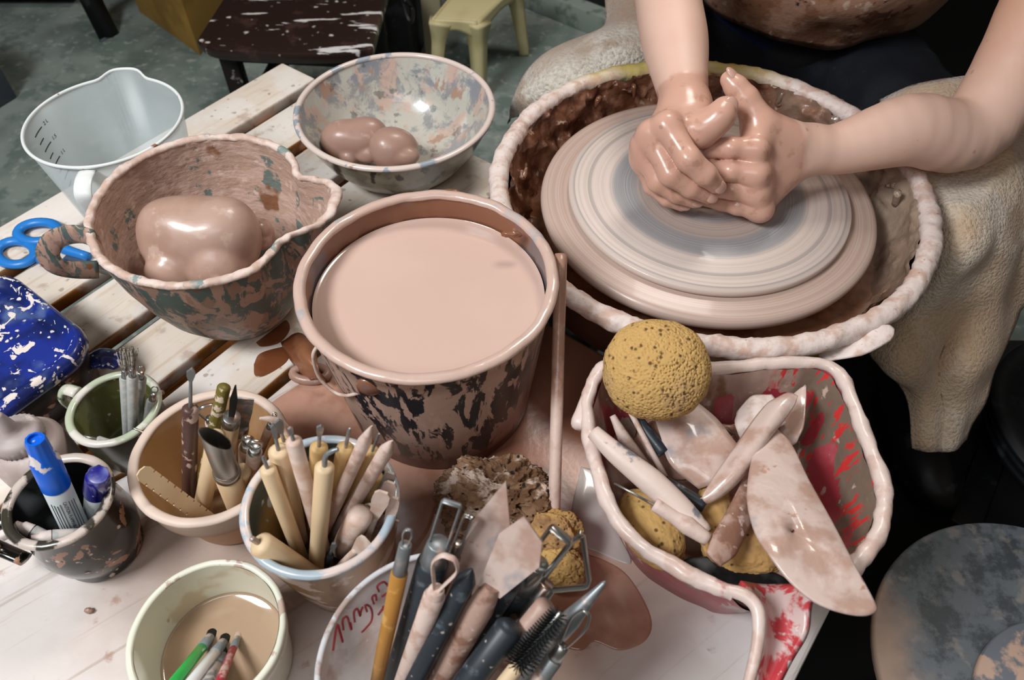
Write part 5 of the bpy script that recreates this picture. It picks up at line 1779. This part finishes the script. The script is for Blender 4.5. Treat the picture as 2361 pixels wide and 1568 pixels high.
put('sponge_head', spongy(P(1280, 1232, .333), (.028, .024, .024), 3, .16, .22), m_spongeb, ss)
o = put('sponge', spongy(P(1290, 1312, .326), (.025, .021, .024), 8, .12, .12), m_sponge)
setp(o, 'small yellow sponge on the board below the sponge stick', 'sponge')
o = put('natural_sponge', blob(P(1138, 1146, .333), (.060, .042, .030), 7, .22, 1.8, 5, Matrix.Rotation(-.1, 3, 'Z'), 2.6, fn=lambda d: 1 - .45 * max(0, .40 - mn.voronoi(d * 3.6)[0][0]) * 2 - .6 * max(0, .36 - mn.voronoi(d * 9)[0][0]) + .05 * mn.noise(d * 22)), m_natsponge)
setp(o, 'ragged brown natural sponge with big holes on the board before the bucket', 'sponge')
o = put('clay_ring', join(*[tube([P(716 + 40 * math.cos(a), y + 16 * math.sin(a), z) for a in [2 * PI * i / 20 for i in range(20)]], .006, 8, closed=True) for y, z in ((862, .306),)]), m_lump)
setp(o, 'thin wet ring of clay on the slat beside the bucket foot', 'clay')
o = put('clay_scrap', grid([[P(650, 790, .304), P(690, 770, .32), P(725, 800, .322)], [P(680, 840, .306), P(705, 825, .33), P(735, 850, .33)], [P(715, 880, .304), P(730, 872, .316), P(755, 880, .316)]], .003, 5, 5, .003, 60), m_wet)
setp(o, 'curled dark wet clay scrap against the bucket side', 'clay')
# ------------------------------------------------------------------ red tub with ribs and sponges
RZ = .435
rim_px = [(1352, 935), (1368, 872), (1405, 846), (1480, 858), (1560, 862), (1650, 852), (1760, 840), (1875, 836), (1932, 858), (1965, 930), (2003, 1025), (2036, 1130), (2030, 1215), (1990, 1285), (1945, 1330), (1880, 1375), (1805, 1392), (1735, 1388), (1690, 1368), (1610, 1335), (1530, 1290), (1465, 1245), (1410, 1180), (1378, 1090), (1358, 1000)]
rim = [P(a, b, RZ) for a, b in rim_px]
rim = catmull(rim + [rim[0]], 8)[:-1]
cen = sum(rim, Vector()) / len(rim)
NR = len(rim)
tub = thing('red_tub', 'clay-crusted red plastic tub with a long handle, full of ribs and sponges, before the wheel', 'tub', Vector((cen.x, cen.y, TZ)))


MOUTH = P(1815, 1388, RZ)


def level(k, z, noise=0.0, ns=40.0, seed=0.0):
    o = []
    for p in rim:
        d = p - cen
        L_ = Vector((d.x, d.y, 0)).length
        n = frac(p + Vector((0, 0, z)), ns, noise, seed) if noise else 0
        w_ = math.exp(-((p - MOUTH).length / .045) ** 4) * max(0, k - .7) / .3
        o.append(Vector((cen.x + d.x * k + d.x / L_ * n, cen.y + d.y * k + d.y / L_ * n, z - .034 * w_)))
    return o


def stack(levels, c0=False, c1=False):
    V = [p for l in levels for p in l]
    Fc = []
    for i in range(len(levels) - 1):
        for k in range(NR):
            Fc.append((i * NR + k, i * NR + (k + 1) % NR, (i + 1) * NR + (k + 1) % NR, (i + 1) * NR + k))
    if c0:
        Fc.append(tuple(range(NR - 1, -1, -1)))
    if c1:
        Fc.append(tuple((len(levels) - 1) * NR + k for k in range(NR)))
    return V, Fc


put('tub_wall', stack([level(.66, TZ + .002), level(.70, TZ + .004), level(.76, .34), level(.88, .40), level(.965, .432)], True), m_scoop, tub)
ins = [(.945, .434), (.915, .42), (.88, .40), (.83, .375), (.79, .355), (.76, .345), (.70, .340), (.40, .339)]
put('tub_inside', stack([level(k, z, .004 if z > .345 else .002, 34, 2) for k, z in ins], False, True), m_scoopin, tub)
# thick crusted rim
V, Fc = [], []
for i in range(NR):
    p = rim[i]
    t = (rim[(i + 1) % NR] - rim[i - 1]).normalized()
    x = Vector((t.y, -t.x, 0))
    for k in range(12):
        a = 2 * PI * k / 12
        q = p - x * -.0 + x * math.cos(a) * .0072 + Vector((0, 0, math.sin(a) * .0068))
        q += (q - p).normalized() * (frac(q, 45, .0022, 3) + wob(q, 110, .0009))
        V.append(q)
for i in range(NR):
    j = (i + 1) % NR
    if (rim[i] - MOUTH).length < .043 or (rim[j] - MOUTH).length < .043:
        continue
    for k in range(12):
        Fc.append((i * 12 + k, i * 12 + (k + 1) % 12, j * 12 + (k + 1) % 12, j * 12 + k))
put('tub_rim', (V, Fc), m_scooprim, tub)
put('pouring_lip', grid([[P(1375, 870, RZ), P(1362, 905, RZ), P(1352, 950, RZ), P(1356, 990, RZ - .004)], [P(1362, 880, RZ - .006), P(1345, 925, RZ - .004), P(1326, 975, RZ - .006), P(1345, 985, RZ - .010)], [P(1368, 900, RZ - .03), P(1350, 940, RZ - .03), P(1336, 978, RZ - .024), P(1352, 990, RZ - .03)]], .004, 6, 6, .001, 60), m_scooprim, tub)
hr = [[(1700, 1352, .418), (1745, 1356, .402), (1810, 1356, .400), (1880, 1356, .418)], [(1742, 1400, .430), (1765, 1412, .408), (1815, 1418, .406), (1872, 1404, .424)],
      [(1748, 1460, .426), (1768, 1470, .405), (1815, 1475, .404), (1864, 1462, .416)], [(1738, 1520, .418), (1758, 1530, .398), (1795, 1535, .398), (1828, 1525, .408)], [(1722, 1590, .408), (1738, 1600, .392), (1765, 1605, .392), (1790, 1600, .400)]]
th_ = put('tub_handle', grid([[P(*q) for q in r] for r in hr], .006, 6, 6), m_handlered, tub)
put('handle_edge', tube([P(1660, 1356, .436), P(1715, 1372, .437), P(1744, 1400, .436), P(1750, 1440, .433), P(1744, 1500, .425), P(1722, 1590, .411)], [.005, .006, .0058, .0055, .005, .0045], 12, smooth=7), m_scooprim, th_)

# what lies in the tub
o = put('round_sponge', spongy(P(1514, 852, .482), (.0500, .0480, .034), 2, .03, .16, 7, Matrix.Rotation(.45, 3, 'X'), 2.15, 20), m_sponge)
setp(o, 'big round yellow sponge resting on the far edge of the red tub', 'sponge')
o = put('sponge', spongy(P(1500, 1218, .392), (.026, .040, .022), 11, .06, .04, 6, Matrix.Rotation(.45, 3, 'Z'), 2.3, 14), m_sponge)
setp(o, 'oval yellow sponge low in the red tub, under the needle tool', 'sponge')
o = put('sponge', spongy(P(1716, 1240, .385), (.042, .038, .026), 14, .07, .05, 6, None, 2.3, 14), m_spongeb)
setp(o, 'tan rounded sponge in the red tub, under the half-moon rib', 'sponge')
o = put('sponge', spongy(P(1652, 1180, .395), (.017, .030, .014), 21, .07, .04, 5, None, 2.3, 14), m_spongeb)
setp(o, 'small tan sponge edge in the red tub, left of the paddle', 'sponge')


def slab(name, rows, th, mat, label, cat='rib', noi=.0008):
    o = put(name, grid([[P(*q) for q in r] for r in rows], th, 6, 6, noi, 60), mat)
    return setp(o, label, cat)


slab('wide_rib', [[(1508, 962, .412), (1552, 944, .416), (1590, 920, .416)], [(1524, 1010, .414), (1580, 985, .420), (1650, 970, .418)], [(1545, 1070, .410), (1610, 1055, .418), (1692, 1022, .418)], [(1612, 1125, .402), (1655, 1105, .412), (1712, 1040, .414)]], .004, m_slipcoat, 'wide flat clay-coated scraper in the middle of the red tub')
slab('clay_scraps', [[(1700, 958, .405), (1740, 930, .41), (1775, 925, .41)], [(1700, 985, .405), (1745, 960, .416), (1790, 950, .412)], [(1712, 1010, .40), (1750, 1000, .41), (1800, 985, .408)]], .008, m_lumpclay, 'lump of clay scraps in the red tub behind the curved rib', 'clay', .006)
slab('leaf_rib', [[(1852, 892, .425), (1854, 890, .425), (1857, 893, .425)], [(1815, 935, .416), (1838, 930, .424), (1858, 930, .426)], [(1800, 985, .408), (1832, 985, .418), (1854, 985, .424)], [(1806, 1020, .404), (1820, 1030, .408), (1836, 1020, .412)]], .003, m_slipcoat, 'leaf-shaped clayed rib behind the curved rib in the red tub')
slab('curved_rib', [[(1800, 925, .452), (1822, 915, .458), (1836, 918, .458)], [(1768, 945, .448), (1798, 940, .458), (1822, 940, .456)], [(1725, 1000, .440), (1752, 1010, .450), (1770, 1000, .446)], [(1672, 1075, .430), (1698, 1085, .438), (1716, 1080, .434)], [(1630, 1135, .420), (1652, 1135, .424), (1668, 1130, .422)], [(1620, 1152, .416), (1624, 1152, .417), (1630, 1150, .416)]], .005, m_slipcoat, 'narrow wing-shaped rib with a bright wet edge in the red tub')
# half-moon rib with a hole
ol = [(1768, 988), (1785, 985), (1822, 1018), (1862, 1100), (1918, 1200), (1968, 1295), (2018, 1388), (2019, 1412), (1990, 1422), (1940, 1415), (1880, 1392), (1822, 1345), (1775, 1285), (1740, 1230), (1722, 1160), (1726, 1090), (1742, 1030)]


def mz(px, py):
    return .440 + .030 * min(1, max(0, (py - 985) / 300))


pts = catmull([P(a, b, mz(a, b)) for a, b in ol + [ol[0]]], 5)[:-1]
hc = P(1824, 1222, mz(1824, 1222))
ax1 = (P(1985, 1400, mz(0, 1400)) - P(1775, 1000, mz(0, 1000))).normalized()
V, Fc = [], []
n = len(pts)
levels = [(1.0, 0), (.975, .0026), (.93, .0040), (.6, .0046), (.30, .0050)]
hole = []
for k, h in levels:
    for p in pts:
        V.append(hc + (p - hc) * k + Vector((0, -.63, .776)) * (h - .0006 * math.sin(30 * (p - hc).dot(ax1))))
hr_ = .0022
for p in pts:
    d = (p - hc).normalized()
    V.append(hc + d * hr_ + Vector((0, -.63, .776)) * .0052)
for p in pts:
    d = (p - hc).normalized()
    V.append(hc + d * hr_ - Vector((0, -.63, .776)) * .003)
for p in pts:
    V.append(hc + (p - hc) * .97 - Vector((0, -.63, .776)) * .003)
m = 8
for i in range(m):
    j = (i + 1) % m
    for k in range(n):
        Fc.append((i * n + k, i * n + (k + 1) % n, j * n + (k + 1) % n, j * n + k))
o = put('half_moon_rib', (V, Fc), m_slipcoat)
setp(o, 'large half-moon rib with a small hole, jutting over the red tub edge', 'rib')
o = put('paddle', tube([P(1742, 1100, .418), P(1705, 1190, .424), P(1670, 1255, .428), P(1645, 1290, .430)], [.010, .0125, .0135, .0085], 14, flat=(.35, 1), smooth=6, ref=(0, -.5, .85)), m_claytool)
setp(o, 'flat brown clayed paddle beside the half-moon rib', 'paddle')
o = put('dark_rib', blob(P(1695, 1336, .385), (.050, .017, .006), 5, .02, rot=Matrix.Rotation(-.22, 3, 'Z'), power=2.6), m_blackmet)
setp(o, 'dark oval rib at the near mouth of the red tub', 'rib')
t = thing('thick_stick', 'thick pale clayed stick with grey patches crossing the near side of the red tub', 'stick', P(1500, 1100, .42))
put('stick', tube([P(1368, 996, .450), P(1420, 1045, .447), P(1500, 1110, .440), P(1570, 1175, .432), P(1622, 1232, .424)], [.0072, .010, .0125, .0115, .0095], 14, smooth=6), M('pale_clay_grey_patches', '#d8c3b9', .5, layers=[dict(s=30, t=(.58, .64), c='#7f8189', d=4)], bump=dict(s=90, a=.2)), t)
t = thing('needle_tool', 'steel needle tool with a clayed handle over the oval sponge', 'tool', P(1510, 1165, .42))
put('handle', tube([P(1508, 1163, .440), P(1555, 1193, .436), P(1585, 1212, .434), P(1632, 1245, .430)], [.0062, .0064, .0085, .0060], 14, smooth=5), m_claystick, t)
put('needle', tube([P(1416, 1114, .446), P(1512, 1166, .440)], [.0008, .0016], 8), m_steel, t)
for a, b, zz, r0, r1, mt, lb in (((1412, 958), (1478, 1085), (.43, .40), .003, .0115, m_claystick, 'cone-shaped pale clayed wood piece in the red tub'), ((1398, 846), (1542, 1115), (.452, .40), .0028, .0030, m_claystick, 'long thin clayed twig along the far corner of the red tub'),
                                 ((1462, 958), (1530, 1045), (.422, .412), .006, .0062, m_navy, 'blue-grey stained stick tucked under the wide scraper'), ((1530, 1110), (1625, 1168), (.416, .412), .0062, .0062, m_navy, 'blue-grey stained stick below the wide scraper, beside the thick stick')):
    A, Bq = P(*a, zz[0]), P(*b, zz[1])
    o = put('clayed_stick', tube([A, A.lerp(Bq, .5), Bq], [r0, (r0 + r1) / 2, r1], 12, smooth=6), mt)
    setp(o, lb, 'stick')
o = put('clay_bed', grid([[P(1465, 985, .395), P(1510, 982, .392), P(1600, 980, .392), P(1690, 975, .392)], [P(1465, 1030, .385), P(1510, 1030, .392), P(1600, 1010, .39), P(1720, 980, .385)], [P(1490, 1110, .378), P(1540, 1110, .382), P(1620, 1100, .38), P(1740, 1060, .37)]], .01, 8, 8, .012, 45), m_lump)
setp(o, 'heap of grey wet clay scraps at the bottom of the red tub', 'clay', kind='stuff')

# ------------------------------------------------------------------ floor to the right of the table
shade_ = put('floor_shade', prism([(.18, -.6), (1.6, -.6), (1.6, 1.02), (.62, 1.02), (.18, .95)], ZF + .0005, ZF + .006), M('black_floor_shade', '#070708', .8, bump=dict(s=60, a=.2)), smooth=False)  # added black sheet, stands in for the deep shade on the floor here
setp(shade_, 'added black sheet standing for the deep shade on the floor under the wheel', 'mat')
SX = Vector((.6653 * .86, .275 * .86, 0))
SZ = ZC - .86
sto = thing('low_stand', 'low black round stand holding the grey bat, at the near floor beside the board', 'stand', Vector((SX.x, SX.y, ZF)))
put('stand_column', lathe([(0, ZF + .006), (.10, ZF + .006), (.10, ZF + .03), (.03, ZF + .05), (.03, SZ - .035), (.15, SZ - .026), (.15, SZ - .0165), (0, SZ - .0165)], 48, SX), m_iron, sto)
o = put('round_bat', lathe([(0, SZ - .016), (.177, SZ - .016), (.1797, SZ - .012), (.1797, SZ - .003), (.177, SZ), (0, SZ)], 96, SX), m_bats)
setp(o, 'big round grey speckled bat lying on the low black stand', 'bat')
q = P(2395, 1640, SZ + .012)
o = put('round_bat', lathe([(0, SZ + .0005), (.108, SZ + .0005), (.11, SZ + .003), (.11, SZ + .010), (.108, SZ + .012), (0, SZ + .012)], 96, Vector((SX.x + .012, SX.y - .052, 0))), m_bats2)
setp(o, 'smaller clay-marked bat lying on the grey speckled bat', 'bat')
FX = Vector((.9402 * 1.10, .6405 * 1.10, 0))
fw = thing('iron_flywheel', 'dark ribbed iron disc on its foot at the far side of the wheel', 'flywheel', Vector((FX.x, FX.y, ZF)))
fz = ZC - 1.10
put('disc', lathe([(0, fz - .05), (.19, fz - .05), (.205, fz - .045), (.2055, fz - .034), (.200, fz - .030), (.2055, fz - .026), (.2055, fz - .016), (.200, fz - .012), (.2085, fz - .006), (.205, fz), (.17, fz), (.165, fz - .006), (0, fz - .006)], 96, FX), m_iron, fw)
put('foot', lathe([(0, ZF + .006), (.06, ZF + .006), (.04, ZF + .02), (.035, fz - .051), (0, fz - .051)], 32, FX), m_iron, fw)
bar = thing('iron_bar', 'dark flat iron bar lying on the added shade sheet between the bat and the iron disc', 'bar', P(2255, 1120, ZF))
a, b = P(2225, 1215, ZF + .02), P(2290, 1040, ZF + .02)
d = (b - a).normalized()
nn = Vector((-d.y, d.x, 0)) * .024
put('flat_bar', prism([tuple((a + nn)[:2]), tuple((a - nn)[:2]), tuple((b - nn)[:2]), tuple((b + nn)[:2])], ZF + .0065, ZF + .02, .002), m_iron, bar)

# ------------------------------------------------------------------ behind the table
# dark splattered stool
z1 = .12
sd_ = thing('wooden_stool', 'dark wooden stool spattered with white paint, behind the slatted table', 'stool', P(660, 60, ZF))
A, Bc, Cc, D = P(452, 92, z1), P(858, 112, z1), P(905, -60, z1), P(560, -75, z1)
front = [A, P(500, 113, z1), P(650, 123, z1), P(780, 122, z1), Bc]
top = [tuple(p[:2]) for p in catmull(front, 6)] + [tuple(Cc[:2]), tuple(D[:2])]
auto(put('seat', prism(top, z1 - .028, z1, .006), m_stool, sd_))


def legp(px, py, z0, w=.022):
    c = P(px, py, z0)
    return box((c.x - w, c.y - w, ZF), (c.x + w, c.y + w, z0), .003)


cA, cB = A.lerp(Cc, .12), Bc.lerp(D, .12)
cC, cD = Cc.lerp(A, .12), D.lerp(Bc, .12)
for c in (cA, cB, cC, cD):
    put('leg', box((c.x - .021, c.y - .021, ZF), (c.x + .021, c.y + .021, z1 - .029), .003), m_stoolleg, sd_)
for c, e in ((cA, cB), (cC, cD), (cA, cD), (cB, cC)):
    put('apron_rail', tube([Vector((c.x, c.y, z1 - .055)), Vector((e.x, e.y, z1 - .055))], .024, 4, flat=(1, .3), ref=(0, 0, 1)), m_stoolleg, sd_)
    put('stretcher', tube([Vector((c.x, c.y, ZF + .10)), Vector((e.x, e.y, ZF + .10))], .010, 8), m_stoolleg, sd_)
# cream plastic step stool
z2 = .03
cs_ = thing('step_stool', 'small cream plastic step stool on the floor behind the pale bowl', 'step stool', P(1110, 60, ZF))
c0, c1, c2, c3 = P(1000, 42, z2), P(1100, 48, z2), P(1200, -45, z2), P(1085, -60, z2)
cc = (c0 + c1 + c2 + c3) / 4
auto(put('step_top', prism([tuple(p[:2]) for p in (c0, c1, c2, c3)], z2 - .012, z2, .008, 3), m_cream, cs_))
for p, qx in ((c0, (1025, 178)), (c1, (1108, 186)), (c2, (1228, 88)), (c3, (1110, 60))):
    e = cc + (p - cc) * 1.12
    f0 = cc + (p - cc) * .86
    q0 = Vector((f0.x, f0.y, z2 - .013))
    q1 = Vector((e.x, e.y, ZF))
    put('leg', tube([q0, q0.lerp(q1, .25), q0.lerp(q1, .7), q1], [.040, .026, .021, .019], 4, smooth=6, flat=(1, 1), ref=(p - cc).normalized()), m_cream, cs_)
for p, q in ((c0, c1), (c1, c2), (c2, c3), (c3, c0)):
    put('skirt', grid([[p, (p + q) / 2, q], [p + (p - cc) * .03 + Vector((0, 0, -.05)), (p + q) / 2 + Vector((0, 0, -.028)), q + (q - cc) * .03 + Vector((0, 0, -.05))]], .004, 6, 4), m_cream, cs_)
# cardboard box
bx_ = thing('cardboard_box', 'brown cardboard box on the floor left of the dark stool', 'box', P(400, 60, ZF))
g0, g1, g2 = P(322, 28, ZF), P(462, 128, ZF), P(560, -20, ZF)
g3 = g0 + (g2 - g1)
auto(put('box_walls', prism([tuple(p[:2]) for p in (g0, g1, g2, g3)], ZF, ZF + .30, .002), m_card, bx_))
# black table leg, black slab for the shadow beneath the table
lg = thing('metal_table', 'black metal table with a slanting leg in the far corner', 'table', P(100, -60, ZF))
e0 = P(252, 92, ZF)
put('leg', tube([P(252, 84, ZF), P(200, -20, ZF + .12), P(140, -160, ZF + .34)], .026, 4, flat=(1, 1.2)), m_blackmet, lg)
put('foot_plate', tube([P(232, 96, ZF + .001), P(272, 74, ZF + .001)], .006, 8), m_greybin, lg)
put('added_shelf', box((-2.05, 2.42, ZF + .03), (-1.42, 2.75, ZF + .06), .004), m_blackmet, lg)  # black slab, added to give the shadow beneath this furniture
put('table_top', box((-2.10, 2.35, ZF + .62), (-1.20, 2.80, ZF + .66), .004), m_blackmet, lg)
for x, y in ((-2.04, 2.74), (-1.24, 2.74), (-2.04, 2.42)):
    put('leg', box((x - .02, y - .02, ZF), (x + .02, y + .02, ZF + .62), .003), m_blackmet, lg)
gb = thing('grey_bin', 'dark blue-grey bin at the left edge behind the measuring jug', 'bin', P(0, 200, ZF))
g0, g1 = P(42, 225, ZF + .0), P(-130, 330, ZF)
u = (g1 - g0).normalized()
v = Vector((-u.y, u.x, 0))
v = v if v.y > 0 else -v
g2, g3 = g1 + v * .30, g0 + v * .30
auto(put('bin_walls', prism([tuple(p[:2]) for p in (g0, g1, g2, g3)], ZF, ZF + .22, .006), m_greybin, gb))
jr_ = put('clay_pot', lathe([(0, ZF), (.05, ZF), (.065, ZF + .03), (.07, ZF + .12), (.06, ZF + .14), (0, ZF + .14)], 40, P(278, 8, ZF) - Vector((.02, -.12, ZF))), m_wet)
setp(jr_, 'brown clay pot on the floor between the black table leg and the cardboard box', 'pot')
# cabinet and panels at the top
dk = thing('dark_bin', 'dark grey bin between the stool and the beige panel', 'bin', P(910, 40, ZF))
g0, g1 = P(862, 175, ZF), P(952, 170, ZF)
auto(put('bin_walls', prism([tuple(p[:2]) for p in (g0, g1, g1 + Vector((.05, .36, 0)), g0 + Vector((.03, .36, 0)))], ZF, ZF + .26, .006), m_iron, dk))
cbk = put('cable', tube([P(932, 0, ZF + .30), P(950, 20, ZF + .27), P(948, 50, ZF + .265), P(935, 30, ZF + .28), P(925, -20, ZF + .30)], .006, 8, smooth=6), m_blackbr, dk)
pn = thing('beige_post', 'beige upright post behind the pale bowl, beside the cream step stool', 'post', P(985, 130, ZF))
g0 = P(984, 136, ZF) + Vector((.025, 0, 0))
auto(put('post', box((g0.x - .028, g0.y, ZF), (g0.x + .028, g0.y + .05, ZF + .8), .003), m_beige, pn))
cab = thing('low_cabinet', 'long black low cabinet on a grey plinth along the back of the workshop', 'cabinet', P(1330, 60, ZF))
g0, g1 = P(1232, 28, ZF), P(1480, 128, ZF)
u = (g1 - g0).normalized()
v = Vector((-u.y, u.x, 0))
v = v if v.y > 0 else -v
g0, g1 = g0 - u * .05, g1 + u * 1.3
auto(put('plinth', prism([tuple(p[:2]) for p in (g0, g1, g1 + v * .5, g0 + v * .5)], ZF, ZF + .07, .003), m_plinth, cab))
g0, g1 = g0 + v * .05, g1 + v * .05
auto(put('cabinet_body', prism([tuple(p[:2]) for p in (g0, g1, g1 + v * .4, g0 + v * .4)], ZF + .071, ZF + .75, .003), m_blackmet, cab))
wp = put('white_pipe', tube([P(1421, 36, .18), P(1432, 60, .12), P(1440, 85, .05), P(1450, 150, ZF)], .012, 12, smooth=3), m_white)
setp(wp, 'white pipe end sticking up beside the far towel', 'pipe')
# ------------------------------------------------------------------ light
def area(name, loc, target, sx, sy, power, col):
    l = bpy.data.lights.new(name, 'AREA')
    l.shape = 'RECTANGLE'
    l.size, l.size_y = sx, sy
    l.energy = power
    l.color = col
    o = bpy.data.objects.new(name, l)
    COL.objects.link(o)
    o.location = loc
    o.rotation_euler = (Vector(target) - Vector(loc)).to_track_quat('-Z', 'Y').to_euler()
    return o


area('ceiling_or_fill_light', (-1.25, -.15, 2.2), (0, .55, .4), .7, .5, 50, (.95, .98, 1.0))
area('ceiling_or_fill_light', (.5, 1.75, 2.5), (.2, .6, .5), .6, .5, 24, (1.0, .95, .88))
area('ceiling_or_fill_light', (-.3, -.9, 2.1), (0, .4, .4), 1.0, .6, 9, (.95, .97, 1.0))  # front fill, added to brighten the near side; no known lamp
w = bpy.data.worlds.new('world')
sc.world = w
w.use_nodes = True
bg = w.node_tree.nodes['Background']
bg.inputs[0].default_value = (1.0, .80, .62, 1)
bg.inputs[1].default_value = .11
sc.view_settings.view_transform = 'Standard'
sc.view_settings.look = 'None'
sc.view_settings.exposure = -0.08

# ------------------------------------------------------------------ bring everything to true size, floor at z = 0
K = .82
bpy.context.view_layer.update()
for o in [o for o in sc.objects if o.parent is None]:
    o.location = (Vector(o.location) - Vector((0, 0, ZF))) * K
    if o.type not in ('CAMERA', 'LIGHT'):
        o.scale = Vector(o.scale) * K
    elif o.type == 'LIGHT':
        o.data.size *= K
        o.data.size_y *= K
        o.data.energy *= K * K
cam.dof.focus_distance *= K
